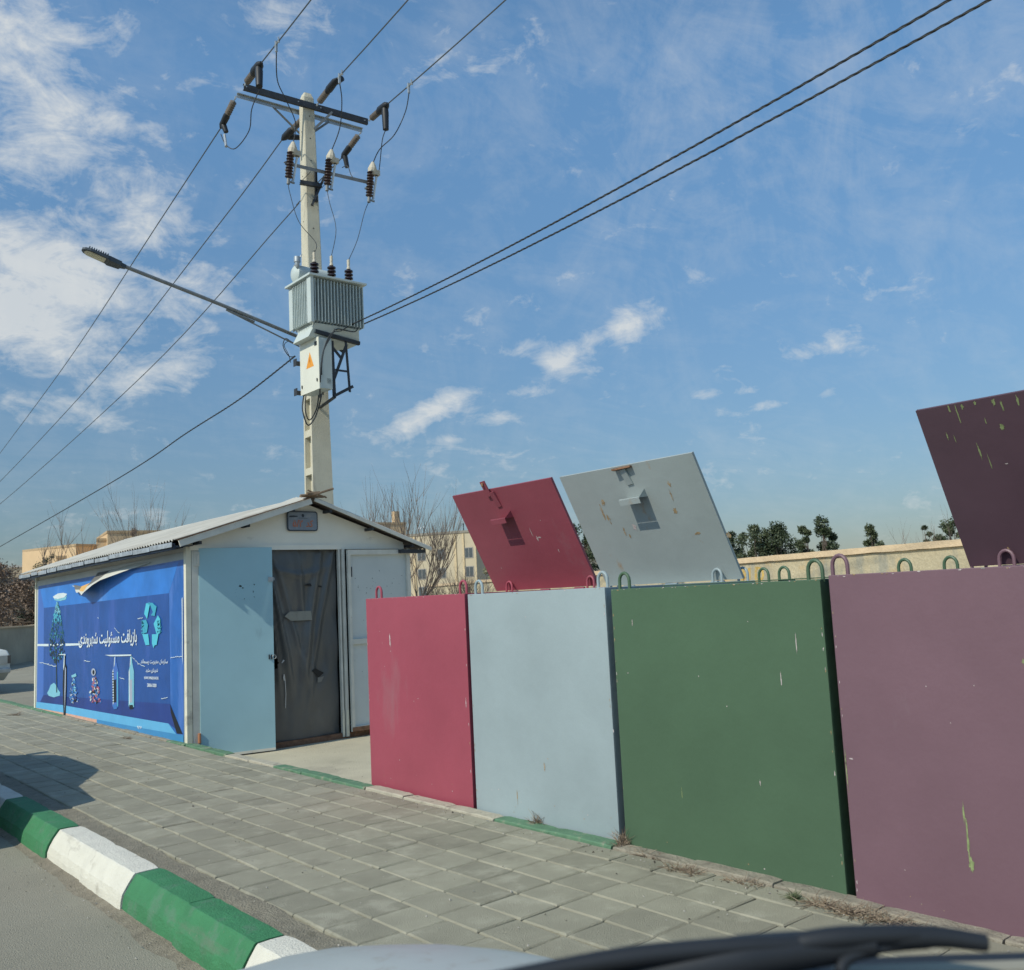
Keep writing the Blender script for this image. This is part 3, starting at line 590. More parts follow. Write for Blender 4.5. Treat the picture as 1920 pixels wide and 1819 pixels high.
def patch(pts, mi, dy=0):
    ps = []
    for p in pts:
        q = at_y(*p, SY0); u = (q.x-cx0)/(cx1-cx0); w = (1.875-q.z)/(1.985); c = cpos(min(1, max(0, u)), min(1, max(0, w))); ps.append(V((c.x, c.y-.006-dy, c.z)))
    b.poly(ps, mi)
k5 = 3.369
def c5(L_): return [(340+x/k5, 900+y/k5) for x, y in L_]
patch(c5([(652, 862), (680, 832), (822, 826), (826, 885), (690, 890)]), 1, .012)
patch(c5([(830, 1205), (858, 1190), (920, 1220), (880, 1248)]), 2, .004); patch(c5([(875, 1250), (918, 1240), (900, 1275), (872, 1282)]), 3, .006)
patch(c5([(780, 665), (820, 652), (900, 668), (905, 678), (830, 668)]), 2, .004)
patch(c5([(640, 1135), (646, 1140), (634, 1158), (630, 1155)]), 4, .01); patch(c5([(646, 1225), (652, 1230), (658, 1262), (650, 1270), (644, 1250)]), 4, .01)
patch(c5([(655, 1262), (659, 1262), (668, 1350), (668, 1440), (663, 1445), (664, 1355)]), 4, .008)
tag(b.build('plastic_curtain', [curt, mat('arrow_sticker', (.27, .265, .225), .6, dirt=((.16, .15, .13), .5, 30, .55)), hole, mat('torn_flap', (.20, .19, .165), .6), mat('white_tear_edge', (.55, .56, .55), .5)], smooth=True),
    'wrinkled dark plastic sheet with a pale arrow sticker hanging across the shed doorway', 'curtain')

# ------------------------------------------------------------------ recycling banner on the long wall
BX = SX0-.028
def b5(x, y): p = at_x(50+x/5.0516, 1040+y/5.053, BX); return p
def flat(c, rough=.45, **k): return mat('print_colour', c, rough, var=.05, scale=5, spec=.35, bump=.12, bscale=3.5, **k)
BM = [mat('grey_vinyl_margin', (.40, .44, .44), .5, var=.08, scale=2), mat('print_blue', (.020, .125, .43), .4, bump=.14, bscale=3.5, var=.12, scale=2.4, dirt=[((.10, .22, .60), .6, 2.2, .55, (1, 1, .22)), ((.4, .45, .6), .7, 50, .76)]),
      mat('print_deep_blue', (.015, .082, .31), .4, bump=.14, bscale=3.5, var=.12, scale=3, dirt=[((.05, .12, .43), .6, 2.6, .55, (1, 1, .22)), ((.35, .4, .6), .7, 50, .765)]), mat('print_bright_blue', (.030, .19, .60), .4, bump=.14, bscale=3.5, var=.15, scale=2, dirt=[((.12, .30, .72), .6, 3, .55, (1, 1, .2))]),
      mat('print_floor_blue', (.014, .045, .22), .4, bump=.14, bscale=3.5, var=.25, scale=1.5), flat((.12, .42, .70)), mat('bare_pink_plinth', (.60, .36, .27), .8, var=.1, scale=8, dirt=((.35, .28, .22), .6, 9, .58)), flat((.05, .25, .52)),
      flat((.62, .72, .75)), flat((.08, .42, .55)), flat((.03, .14, .17)), flat((.018, .045, .055)), flat((.20, .50, .62)), flat((.008, .012, .02)), flat((.35, .40, .50)), flat((.40, .12, .16)), flat((.04, .18, .50)), flat((.75, .50, .13)), flat((.06, .16, .50))]
b = MB()
def lay(pts, mi, k): b.poly([b5(*p)+V((-.0012*k, 0, 0)) for p in pts][::1], mi)
b.add([(BX+.006, SY0+.06, RZ+.12), (BX+.006, SY1-.02, RZ+.12), (BX+.006, SY1-.02, 1.80), (BX+.006, SY0+.06, 1.85), (BX+.001, SY0+.06, RZ+.12), (BX+.001, SY1-.02, RZ+.12), (BX+.001, SY1-.02, 1.80), (BX+.001, SY0+.06, 1.85)],
      [(0, 1, 2, 3), (7, 6, 5, 4), (0, 4, 5, 1), (2, 6, 7, 3), (1, 5, 6, 2), (0, 3, 7, 4)], 0)
lay([(112, 300), (1490, 45), (1490, 1790), (95, 1450)], 1, 1)
lay([(165, 505), (1350, 365), (1362, 1415), (160, 1330)], 2, 2)
lay([(130, 325), (1440, 70), (1350, 365), (165, 505)], 3, 2)
lay([(160, 1330), (1362, 1415), (1480, 1700), (1345, 1600), (700, 1490), (340, 1425), (130, 1395)], 4, 2)
lay([(112, 335), (130, 325), (165, 505), (160, 1330), (130, 1395), (97, 1395)], 18, 2)
lay([(1362, 1415), (1375, 1450), (1480, 1700), (1425, 1695), (1368, 1500)], 13, 3)
lay([(95, 1395), (340, 1425), (700, 1490), (1345, 1600), (1420, 1700), (1100, 1645), (668, 1562), (340, 1495), (90, 1450)], 5, 3)
lay([(668, 1562), (1100, 1645), (1420, 1700), (1490, 1710), (1490, 1795), (1300, 1760), (665, 1635)], 7, 4)
lay([(85, 1450), (340, 1495), (668, 1562), (665, 1628), (340, 1560), (80, 1505)], 6, 4)
lay([(252+0, 398), (300, 368), (350, 362), (388, 372), (360, 405), (300, 420), (262, 415)], 8, 4); lay([(262, 416), (300, 421), (360, 406), (385, 385), (375, 425), (320, 440), (270, 432)], 12, 4)
# painted tree: a cloud of leaf marks
for i in range(520):
    t = random.random(); yy = 450+570*t; hw = (8+62*min(1, t*1.8)) * (1 if t < .85 else (1-t)/.15*.7+.3)
    xx = 295-6*t+random.uniform(-1, 1)*hw; s = random.uniform(4, 10); k = 12 if t < .18 else 9 if t < .33 else 10 if t < .62 else 11
    if random.random() < .25: k = random.choice((9, 10, 11, 13))
    a_ = random.uniform(-.6, .6)
    lay([(xx-s*.5, yy+s), (xx+a_*s, yy-s*1.6), (xx+s*.6, yy+s)], k, 5+random.random()*2)
lay([(283, 1000), (290, 1000), (294, 1305), (286, 1305)], 11, 7)
lay([(198, 1312), (215, 1280), (232, 1235), (262, 1214), (290, 1240), (300, 1275), (322, 1305), (318, 1335), (262, 1352), (215, 1338)], 12, 5)
lay([(105, 846), (212, 846), (212, 868), (105, 866)], 8, 5); lay([(372, 842), (510, 840), (520, 858), (372, 865)], 8, 5)
for q in ((235, 852), (262, 858), (300, 850), (330, 856), (345, 848)): lay([(q[0]-9, q[1]+6), (q[0]-2, q[1]-8), (q[0]+10, q[1]+2), (q[0]+4, q[1]+9)], 8, 8)
# tears, spindle-shaped split, bottles, crumpled bags
lay([(315, 944), (375, 940), (376, 956), (360, 950), (318, 950)], 8, 9)
lay([(360, 950), (374, 950), (372, 1030), (384, 1060), (384, 1250), (372, 1556), (357, 1556), (348, 1250), (352, 1080), (362, 1030)], 13, 8); lay([(362, 950), (368, 950), (366, 1040), (358, 1100), (355, 1060)], 8, 9)
lay([(371, 1060), (380, 1080), (378, 1250), (368, 1500), (366, 1300)], 14, 9)
lay([(750, 950), (1000, 945), (1000, 958), (880, 962), (800, 962)], 8, 9)
for (xa, xb, sh_) in ((815, 875, 9), (970, 1022, 12)):
    w_ = xb-xa; m = (xa+xb)/2
    lay([(m-w_*.12, 965), (m+w_*.12, 965), (m+w_*.15, 1020), (xb, 1110), (xb, 1440), (m+w_*.2, 1455), (m-w_*.3, 1450), (xa, 1430), (xa+2, 1100), (m-w_*.15, 1030)], 18 if xa < 900 else 12, 5)
    lay([(xa+3, 1110), (xa+12, 1080), (xa+16, 1400), (xa+8, 1425)], 8, 6); lay([(xb-14, 1100), (xb-5, 1120), (xb-4, 1430), (xb-12, 1440)], sh_, 6)
    lay([(m-8, 970), (m-2, 970), (m-6, 1040), (m-14, 1070)], 8, 6)
    lay([(m-16, 1190), (m+8, 1180), (m+10, 1400), (m-12, 1400)], 13 if xa < 900 else 14, 6)
    if xa < 900:
        for k in range(12): lay([(xa+1, 1115+k*25), (xa+17, 1112+k*25), (xa+17, 1119+k*25), (xa+1, 1123+k*25)], 13, 7)
    lay([(m-18, 1425), (m+16, 1422), (m+18, 1460), (m-14, 1465)], 13 if xa > 900 else 16, 7)
def bag(cx_, cy_, w_, h_, cs, n, sd):
    rnd = random.Random(sd)
    for i in range(n):
        t = rnd.random(); yy = cy_-h_/2+h_*t; hw = w_/2*(.25+.75*t**.8); xx = cx_+rnd.uniform(-1, 1)*hw*.8; s = rnd.uniform(8, 26); a_ = rnd.uniform(0, 6.28)
        lay([(xx+s*math.cos(a_)*.7, yy+s*math.sin(a_)), (xx+s*.35*math.cos(a_+1.7), yy+s*.6*math.sin(a_+1.7)), (xx-s*.6*math.cos(a_), yy-s*math.sin(a_)), (xx+s*.3*math.cos(a_-1.8), yy+s*.5*math.sin(a_-1.8))], rnd.choice(cs), 5+rnd.random()*3)
bag(450, 1290, 110, 220, (12, 16, 16, 13, 14), 60, 3); lay([(430, 1145), (472, 1125), (480, 1150), (460, 1160), (436, 1165)], 12, 8)
bag(652, 1290, 150, 230, (14, 15, 15, 13, 8, 16, 18), 95, 5); lay([(640+22*math.cos(t*.6), 1112+36*math.sin(t*.6)) for t in range(10)], 14, 8); lay([(641+10*math.cos(t*.6), 1114+22*math.sin(t*.6)) for t in range(10)], 13, 9)
# creases and scratches
for (x, y, l_, h_) in [(130, 1015, 90, 20), (200, 1040, 90, 12), (550, 1000, 60, 12), (890, 1160, 45, 20), (840, 695, 50, 50), (1370, 975, 60, -12), (1430, 962, 55, 4), (1285, 1362, 60, -12), (1010, 965, 60, 70), (1060, 1030, 70, 22), (680, 590, 12, 14), (440, 290, 60, 20), (1060, 600, 50, -6)]:
    pts = [(x+l_*i/6, y+h_*i/6+random.uniform(-6, 6)) for i in range(7)]
    lay(pts+[(p[0], p[1]+4+random.uniform(0, 3)) for p in pts[::-1]], 8, 9)
lay([(1478, 420), (1486, 400), (1488, 1050), (1482, 960), (1480, 520)], 8, 9)
ban = b.build('recycling_banner', BM)
tag(ban, 'torn blue printed banner about recycling covering the long wall of the shed', 'banner')
b = MB()
def trow(s, x0, x1, yb0, yt0, yb1, yt1, fat, mi=0, kk=8):     # left bottom/top, right bottom/top in banner units
    def pl(u, v):
        x = x0+(x1-x0)*u; yb = yb0+(yb1-yb0)*u; yt = yt0+(yt1-yt0)*u; return b5(x, yb+(yt-yb)*v)+V((-.0012*kk, 0, 0))
    text_on(b, s, pl, mi, fat)
LM = flat((.68, .76, .80))
for row_ in ((shape('بازیافت مسئولیت شهروندی'), 500, 1052, 885, 735, 868, 705, .018), (shape('سازمان مدیریت پسماند'), 1090, 1345, 1045, 990, 1045, 990, .012), (shape('شهرداری مشهد'), 1136, 1252, 1122, 1076, 1122, 1076, .012),
             ('WWW.WMASHHAD.IR', 1120, 1258, 1180, 1152, 1184, 1156, .02), ('38061000', 1150, 1238, 1252, 1218, 1256, 1222, .02), ('۹۲۷', 1055, 1098, 1650, 1620, 1655, 1625, .03)):
    b = MB(); trow(*row_); b.build('lettering', LM, ban)
b = MB()
def tri(pts, mi): b.poly([b5(*p)+V((-.0105, 0, 0)) for p in pts], mi)
tri([(1122, 560), (1140, 462), (1180, 452), (1150, 610)], 0); tri([(1140, 462), (1200, 455), (1225, 480), (1240, 490), (1222, 582), (1185, 575), (1205, 545), (1180, 480)], 1)
tri([(1100, 625), (1140, 615), (1158, 665), (1150, 735), (1112, 750), (1098, 660)], 1); tri([(1104, 752), (1160, 752), (1172, 855), (1135, 857)], 0)
tri([(1212, 655), (1252, 575), (1275, 610), (1272, 745), (1240, 755)], 0); tri([(1196, 755), (1258, 752), (1240, 855), (1222, 858), (1210, 885), (1196, 840)], 0)
for i in range(44):
    t = random.random(); s_ = random.choice((0, 1)); x = (1098+30*random.random()) if s_ else (1248+30*random.random()); y = 615+130*t
    tri([(x-7, y+4), (x+random.uniform(-10, 10), y-12), (x+8, y+3)], random.choice((0, 1, 2)))
b.build('recycling_emblem', [flat((.09, .52, .66)), flat((.05, .36, .50)), flat((.02, .16, .25))], ban)
# vinyl peeling off under the eave, standing away from the wall
b = MB()
low = [(500, 362), (560, 352), (605, 372), (625, 384), (665, 350), (740, 285), (800, 240), (900, 195), (1020, 140), (1180, 78)]
upp = [(455, 285), (530, 300), (640, 255), (685, 170), (740, 160), (800, 150), (880, 130), (960, 105), (1060, 85), (1175, 70)]
ns = 5
for i, (a_, c_) in enumerate(zip(low, upp)):
    p, q = b5(*a_), b5(*c_); s_ = math.sin(math.pi*min(1, (i+.6)/9.6)) if i < 9 else .05
    for j in range(ns+1):
        t = j/ns; v = q.lerp(p, t); b.v.append(v+V((-.012-.13*s_*(t**1.5)-.03*math.sin(t*3)*s_, 0, 0)))
for i in range(len(low)-1):
    for j in range(ns): a = i*(ns+1)+j; b.f.append((a, a+1, a+ns+2, a+ns+1)); b.m.append(2 if i in (1, 2) and j < 4 else (0 if j > 2 or i > 4 else 1))
b.build('torn_flap', [flat((.62, .62, .55)), flat((.17, .17, .165)), flat((.72, .43, .14))], ban, smooth=True)

# ------------------------------------------------------------------ utility pole and everything on it
PX, PY_ = 7.88, 14.5; TOPZ = 10.42
ld = V((math.sin(R(6)), math.cos(R(6)), 0)); ad = V((math.cos(R(6)), -math.sin(R(6)), 0))      # along the line / along the crossarms
def pc(z): return V((PX-.068*(z/10.4), PY_, z))                 # leaning centre line
def pl_at(px, py, off=0.0):                                      # point on the vertical plane through the pole, `off` metres along the line
    d = ray(px, py); P0 = V((PX, PY_, 0))+ld*off; return CAMP + d*((P0-CAMP).dot(ld)/d.dot(ld))
pole = thing('utility_pole', V((PX, PY_, RZ)), 'tall tapering concrete power pole rising behind the shed, with ladder recesses on its sunlit side', 'utility pole')
def hw(z): t = (z-RZ)/(TOPZ-RZ); return .215-.115*t, .235-.125*t     # half sizes across / along
b = MB(); steps = 40
def sec(z, ins=0, rec=0):
    a_, c_ = hw(z); c = pc(z); e = .018
    return [c+ad*x+ld*y for x, y in ((-a_+e, -c_), (a_-e, -c_), (a_, -c_+e), (a_, c_-e), (a_-e, c_), (-a_+e, c_), (-a_+rec, c_-.0-(.07 if rec else e)), (-a_+rec, -c_+(.07 if rec else e)))]
# solid web + two flanges + rungs on the recessed side; solid above the transformer
zs0, zs1 = RZ, 5.95
def taper(fn, z0, z1, n=8):
    bb = len(b.v); m = None
    for i in range(n+1):
        p = fn(z0+(z1-z0)*i/n); m = len(p); b.v += p
    for i in range(n):
        for j in range(m): b.f.append((bb+i*m+j, bb+i*m+(j+1) % m, bb+(i+1)*m+(j+1) % m, bb+(i+1)*m+j)); b.m.append(0)
    b.f.append(tuple(bb+j for j in range(m))[::-1]); b.f.append(tuple(bb+n*m+j for j in range(m))); b.m += [0, 0]
def quad(x0, x1, y0, y1):
    def f(z):
        a_, c_ = hw(z); c = pc(z); return [c+ad*(x*a_)+ld*(y*c_) for x, y in ((x0, y0), (x1, y0), (x1, y1), (x0, y1))]
    return f
taper(quad(-.45, .995, -.72, .72), zs0, zs1+.01); taper(quad(-1, 1, -1, -.72), zs0, zs1); taper(quad(-1, 1, .72, 1), zs0, zs1)
z = RZ+.35
while z < 5.6: taper(quad(-.985, -.45, -.72, .72), z, z+.12, 1); z += .66
taper(lambda z: sec(z), zs1, TOPZ-.10); taper(lambda z: [pc(z)+(p-pc(z))*(1-.35*(z-(TOPZ-.1))/.1) for p in sec(z)], TOPZ-.10, TOPZ, 2)
b.build('shaft', concrete, pole)
for i in range(9):
    z = 6.6+i*.42; a_, c_ = hw(z)
    b = MB(); b.tube([pc(z)-ld*(c_+.001), pc(z)-ld*(c_-.02)], .013, 8); b.build('bolt_hole', hole, pole)
    if i % 2: b = MB(); b.tube([pc(z+.15)-ad*(a_+.001), pc(z+.15)-ad*(a_-.02)], .011, 8); b.build('bolt_hole', hole, pole)
GP = 'steel crossarms clamped to the concrete power pole'
def crossarm(nm, pa, pb, m, w, label, drop=.0):
    b = MB(); b.angle(pa, pb, w, .008, 0, V((0, 0, 1)), -1); d = (pb-pa).normalized()
    for t in (.30, .72): p = pa.lerp(pb, t); b.tube([p-ld*(w/2+.004)+V((0, 0, w*.1)), p-ld*(w/2+.012)+V((0, 0, w*.1))], .012, 6, 1)
    return b.build(nm, [m, galv], pole)
A1a, A1b = pl_at(457, 162, -.16), pl_at(690, 228, -.16); A2a, A2b = pl_at(444, 179, .20), pl_at(679, 245, .20)
b = MB(); b.bar(A1a, A1b, .012, .11); b.bar(A1a+V((0, 0, .048))+ld*.027, A1b+V((0, 0, .048))+ld*.027, .05, .010); b.bar(A1a-V((0, 0, .048))+ld*.027, A1b-V((0, 0, .048))+ld*.027, .05, .010)
for t in (.02, .42, .60, .97): p = A1a.lerp(A1b, t)-ld*.009; b.tube([p, p-ld*.006], .012, 8, 1)
b.build('crossarm', [darksteel, galv], pole)
b = MB(); b.bar(A2a, A2b, .012, .075); b.bar(A2a+V((0, 0, .032))-ld*.025, A2b+V((0, 0, .032))-ld*.025, .04, .010)
b.build('crossarm', galv, pole)
for (t, off) in ((.27, .19), (.70, -.15), (.72, .19)):
    b = MB(); top = (A2a.lerp(A2b, t) if off > 0 else A1a.lerp(A1b, t))-V((0, 0, .03)); lowp = pc(9.72)+ld*off*.75+ad*(.09 if t > .5 else -.09)
    b.angle(lowp, top, .04, .006, 0); b.build('brace', galvd, pole)
# lower arm carrying the fuse cutouts, on a triangular bracket
A3a, A3b = pl_at(533, 304, -.25), pl_at(700, 343, -.25)
b = MB(); b.angle(A3a, A3b, .065, .007, 0, V((0, 0, 1)), -1); b.build('crossarm', galvd, pole)
b = MB(); q0, q1, q2 = pl_at(562, 345, -.22), pl_at(603, 352, -.28), pl_at(625, 332, -.28)
b.angle(q0, q1, .07, .007); b.bar(q1, q2, .05, .008); b.bar(q0+V((0, 0, .02)), pl_at(583, 322, -.25), .03, .006); b.bar(pl_at(585, 385, -.2), pl_at(607, 335, -.26), .06, .04); b.bar(q1, pl_at(592, 350, .2), .04, .006)
b.bar(pc(8.35)-ld*.165+ad*.06, pc(8.95)-ld*.165+ad*.06, .05, .04); b.build('bracket', darksteel, pole)

def catenary(a, c, sag, n=24): return [a.lerp(c, i/n)-V((0, 0, 4*sag*(i/n)*(1-i/n))) for i in range(n+1)]
def curve(pts, n=8):                                            # Catmull-Rom
    P = [pts[0]]+list(pts)+[pts[-1]]; out = []
    for i in range(1, len(P)-2):
        for k in range(n):
            t = k/n; a, b_, c, d = P[i-1], P[i], P[i+1], P[i+2]
            out.append(.5*((2*b_)+(c-a)*t+(2*a-5*b_+4*c-d)*t*t+(3*b_-a-3*c+d)*t**3))
    return out+[pts[-1]]
# strain insulators: grey-brown sheds, dark cover towards the wire
GI = 'strain insulators at the ends and middle of the upper crossarms'
def strain(p0, p1, label, cover=1.0, droop=None):
    root = thing('strain_insulator', p0, label, 'insulator', GI); d = (p1-p0); Lg = d.length; d.normalize()
    b = MB(); b.tube([p0, p0+d*Lg*.18], .010, 6); b.tube([p0+d*Lg*.05-V((0, 0, .02)), p0+d*Lg*.05+V((0, 0, .02))], .014, 6); b.build('shackle', galv, root)
    b = MB(); prof = [(0, .018)]; a_, c_ = Lg*.16, Lg*.55; k = 6
    for i in range(k): t = (c_-a_)*i/k; w = (c_-a_)/k; prof += [(t+w*.05, .022), (t+w*.5, .060), (t+w*.6, .060), (t+w*.95, .022)]
    b.lathe(p0+d*a_, p0+d*c_, prof, 12); b.build('insulator_core', poly_, root, True)
    if cover:
        b = MB(); b.tube([p0+d*Lg*.52, p0+d*Lg*.62, p0+d*Lg*.9, p0+d*Lg*1.0], .05, 10, 0, True, [x*cover for x in (.05, .078, .07, .03)])
        e = p0+d*Lg*.86; dn = droop or V((0, 0, -1)); b.tube([e, e+dn*.12, e+dn*.44], .05, 10, 0, True, [x*cover for x in (.055, .066, .055)]); b.build('cover', blackp, root, True)
    return p1
wires = {}
n1 = strain(A1a+ld*-.03, pl_at(490, 118, -1.0), 'near insulator hanging off the sunless left end of the dark upper crossarm', droop=V((-.12, -.25, -1)).normalized())
n2 = strain(A1a.lerp(A1b, .56)-ld*.03, pl_at(632, 148, -1.1), 'near insulator with a black cover just right of the pole top', cover=.85, droop=(V((.12, -.40, .02))).normalized()*.45)
n3 = strain(A1b-ld*.03, pl_at(727, 195, -1.0), 'near insulator with a dangling black cover at the right end of the dark crossarm', droop=V((0, 0, -1)))
f1 = strain(A2a+ld*.03, pl_at(414, 240, .95), 'far insulator below the left end of the grey crossarm', cover=.8, droop=V((.1, -.1, -.4)).normalized()*.4)
f2 = strain(A2a.lerp(A2b, .54)+ld*.03, pl_at(529, 262, 1.0), 'far insulator behind the left side of the pole', cover=.9, droop=V((.9, -.2, .1)).normalized()*.6)
f3 = strain(A2b+ld*.03, pl_at(641, 296, .95), 'far insulator hanging from the right end of the grey crossarm', cover=.8, droop=V((.1, 0, -.5)).normalized()*.6)
def wire(nm, pts, r, label, cat, grp=None, m=None, n=6):
    b = MB(); b.tube(pts, r, n); return tag(b.build(nm, m or wirem, None, True), label, cat, grp)
GW = 'bare overhead line wires'; GW2 = 'overhead line wires'
def para(a, mid, far, n=30):                                    # curve through a and mid, ending at far
    return curve([a, mid, far], n//2)
# near span, passing over the camera
def near_span(a, px, py, ddir):
    # plane of the wire: through a, direction ddir (horizontal)
    nrm = V((ddir.y, -ddir.x, 0)); d = ray(px, py); m_ = CAMP+d*((a-CAMP).dot(nrm)/d.dot(nrm))
    h = (m_-a); hl = math.hypot(h.x, h.y); s = h.z/hl; Lh = 34.0; c = -.0022
    s0 = s - c*-hl if False else s
    out = []
    for i in range(30):
        t = Lh*i/29; out.append(V((a.x+ddir.x*t, a.y+ddir.y*t, a.z + s0*t + .0035*t*(t-hl))))
    return out
nd7 = V((-math.sin(R(6)), -math.cos(R(6)), 0))
w1 = near_span(n1, 583, 0, nd7); w2 = near_span(n2, 765, 0, nd7); w3 = near_span(n3, 948, 0, nd7)
wire('line_wire', w1, .011, 'overhead wire rising to the top edge from the left end of the crossarm', 'wire', GW)
wire('line_wire', w2, .011, 'overhead wire rising to the top edge from just right of the pole top', 'wire', GW)
wire('line_wire', w3, .011, 'overhead wire rising to the top edge from the right end of the crossarm', 'wire', GW)
def far_span(a, pts_px, Yend):
    # vertical plane through a and the point seen at the picture's left edge
    e = at_y(*pts_px[-1], Yend); ddir = V((e.x-a.x, e.y-a.y, 0)); nrm = V((ddir.y, -ddir.x, 0)).normalized(); P = [a]
    for (px, py) in pts_px[:-1]: d = ray(px, py); P.append(CAMP+d*((a-CAMP).dot(nrm)/d.dot(nrm)))
    P.append(e); e2 = e+(e-a).normalized()*8; e2.z = e.z-.2; P.append(e2); return curve(P, 8)
wire('line_wire', far_span(f1, [(296, 420), (130, 673), (0, 850)], 46), .0115, 'uppermost of the three wires sloping down to the left edge', 'wire', GW)
wire('line_wire', far_span(f2, [(411, 420), (189, 700), (0, 903)], 46), .0115, 'middle of the three wires sloping down to the left edge', 'wire', GW)
wire('line_wire', far_span(f3, [(560, 380), (526, 420), (272, 700), (0, 945)], 46), .0115, 'lowest of the three bare wires sloping to the left edge, passing behind the pole', 'wire', GW)
def twisted(P, r, label, pitch_=.35, strands=3):
    b = MB(); Lc = 0; pts = []
    dense = [P[0]]
    for a, c in zip(P, P[1:]):
        n = max(1, int((c-a).length/(pitch_/6))); dense += [a.lerp(c, (i+1)/n) for i in range(n)]
    for k in range(strands):
        q = []; Lc = 0
        for i, p in enumerate(dense):
            if i: Lc += (p-dense[i-1]).length
            t = 2*math.pi*(Lc/pitch_+k/strands); d = (dense[min(i+1, len(dense)-1)]-dense[max(0, i-1)]).normalized(); x = d.cross(V((0, 0, 1))).normalized(); y = d.cross(x); q.append(p+(x*math.cos(t)+y*math.sin(t))*r)
        b.tube(q, r*.95, 5)
    return tag(b.build('twisted_cable', cablem, None, True), label, 'cable', 'black twisted bundle cables')
c1 = near_span(pl_at(652, 612, -.9), 1780, 0, nd7)[:20]; c2 = near_span(pl_at(672, 612, -.85), 1855, 0, nd7)[:20]
def fix_sag(P, px, py):
    return P
twisted(c1, .0068, 'upper of the two black twisted cables sweeping up to the right'); twisted(c2, .0068, 'lower of the two black twisted cables sweeping up to the right')
lv = far_span(pl_at(553, 668, .25), [(450, 748), (350, 812), (222, 897), (0, 1025)], 46)
twisted(lv, .0085, 'black twisted cable running from the cabinet down to the left edge', .5)

# fuse cutouts
GC = 'fuse cutouts on the lower crossarm'
def cutout(px, py, label):
    o = pl_at(px, py, -.42); root = thing('fuse_cutout', o, label, 'fuse cutout', GC); tl_ = V((-.10, 0, -1)).normalized(); sd = ad*.11
    b = MB(); prof = []
    for i in range(9): t = .055*i; prof += [(t+.005, .022), (t+.022, .066), (t+.028, .066), (t+.046, .022)]
    b.lathe(o, o+tl_*.52, prof, 12); b.build('insulator_core', cutb, root, True)
    b = MB(); b.tube([o+tl_*.02+sd*.2, o-tl_*.05+sd*.3, o-tl_*.12+sd*.3, o-tl_*.19+sd*.3], .05, 10, 0, True, [.07, .085, .06, .028]); b.box((-.06, -.05, -.05), (.10, .05, .04), 0, Matrix.Translation(o+sd*.6)); b.build('cap', cutp, root, False)
    b = MB(); b.tube([o+sd*1.1-V((0, 0, .03)), o+sd*.75+tl_*.50], .021, 8, 0); b.tube([o+sd*.75+tl_*.48, o+sd*.6+tl_*.56], .022, 8, 1); b.tube([o+sd*1.1+tl_*-.02, o+sd*1.1+tl_*.07], .024, 8, 2); b.build('fuse_tube', [mat('white_tube', (.62, .64, .62), .3), galv, blackp], root, True)
    b = MB(); b.bar(o+tl_*.26, o+tl_*.26+ld*.18, .04, .03); b.build('bracket', galvd, root)
    b = MB(); b.tube([o+tl_*.50, o+tl_*.60], .03, 8); b.bar(o+tl_*.55, o+tl_*.56+sd, .02, .03); b.build('hinge', galvd, root)
    return o-tl_*.17+sd*.3, o+tl_*.58
k1 = cutout(545, 285, 'left fuse cutout beside the sunlit side of the pole'); k2 = cutout(617, 299, 'middle fuse cutout just right of the pole'); k3 = cutout(695, 322, 'right fuse cutout at the outer end of its crossarm')
# jumpers
GJ = 'slack jumper leads between wires, fuses and transformer'
def jumper(P, r, label): return wire('jumper_lead', curve(P, 8), r, label, 'cable', GJ, cablem)
def along(P, d):
    acc = 0
    for a, c in zip(P, P[1:]):
        l_ = (c-a).length
        if acc+l_ > d: return a.lerp(c, (d-acc)/l_)
        acc += l_
GK = 'metal tap clamps on the overhead wires'
for W_, (cx_, cy_), lab in ((w1, (513, 92), 'tap clamp on the left wire above the crossarm'), (w2, (632, 148), 'tap clamp on the middle wire by the pole top'), (w3, (762, 172), 'tap clamp on the right wire beyond its insulator')):
    best = min((along(W_, .05*i) for i in range(1, 90)), key=lambda p: abs((M3.transposed() @ (p-CAMP)).x/-(M3.transposed() @ (p-CAMP)).z*FPX+CX-cx_-4))
    b = MB(); b.bar(best+V((0, 0, .05)), best-V((0, 0, .13)), .035, .03); b.tube([best-nd7*.06, best+nd7*.12], .018, 6); b.bar(best+nd7*.10+V((0, 0, .06)), best+nd7*.13-V((0, 0, .04)), .02, .02)
    tag(b.build('tap_clamp', galv), lab, 'clamp', GK)
    if W_ is w1: cA = best-V((0, 0, .12))
    elif W_ is w2: cB = best-V((0, 0, .12))
    else: cC = best-V((0, 0, .14))
jumper([cA, pl_at(520, 150, -.95), pl_at(535, 185, -.7), pl_at(554, 230, -.5), k1[0]], .009, 'jumper lead curving from the left wire down to the left fuse cutout')
jumper([cB, pl_at(641, 190, -.9), pl_at(637, 240, -.6), k2[0]], .009, 'jumper lead dropping from the middle wire to the middle fuse cutout')
jumper([cC, pl_at(760, 210, -.9), pl_at(740, 252, -.8), pl_at(712, 280, -.6), k3[0]], .009, 'jumper lead looping from the right wire to the right fuse cutout')
jumper([n1+(A1a-n1)*.14+V((0, 0, -.42)), pl_at(472, 205, -.6), pl_at(467, 245, -.2), pl_at(442, 278, .3), pl_at(424, 272, .6), f1+V((0, 0, -.12))], .009, 'jumper lead hanging in a loop below the left end of the crossarms')
jumper([n3+(A1b-n3)*.14+V((0, 0, -.44)), pl_at(717, 262, -.8), pl_at(713, 300, -.6), k3[0]+ad*.12-V((0, 0, .12))], .008, 'short straight lead from the dangling cover to the right fuse cutout')
jumper([f3-V((0, 0, .2)), pl_at(652, 312, .7), pl_at(662, 333, .6), pl_at(690, 342, .3)], .008, 'short lead below the far right insulator')
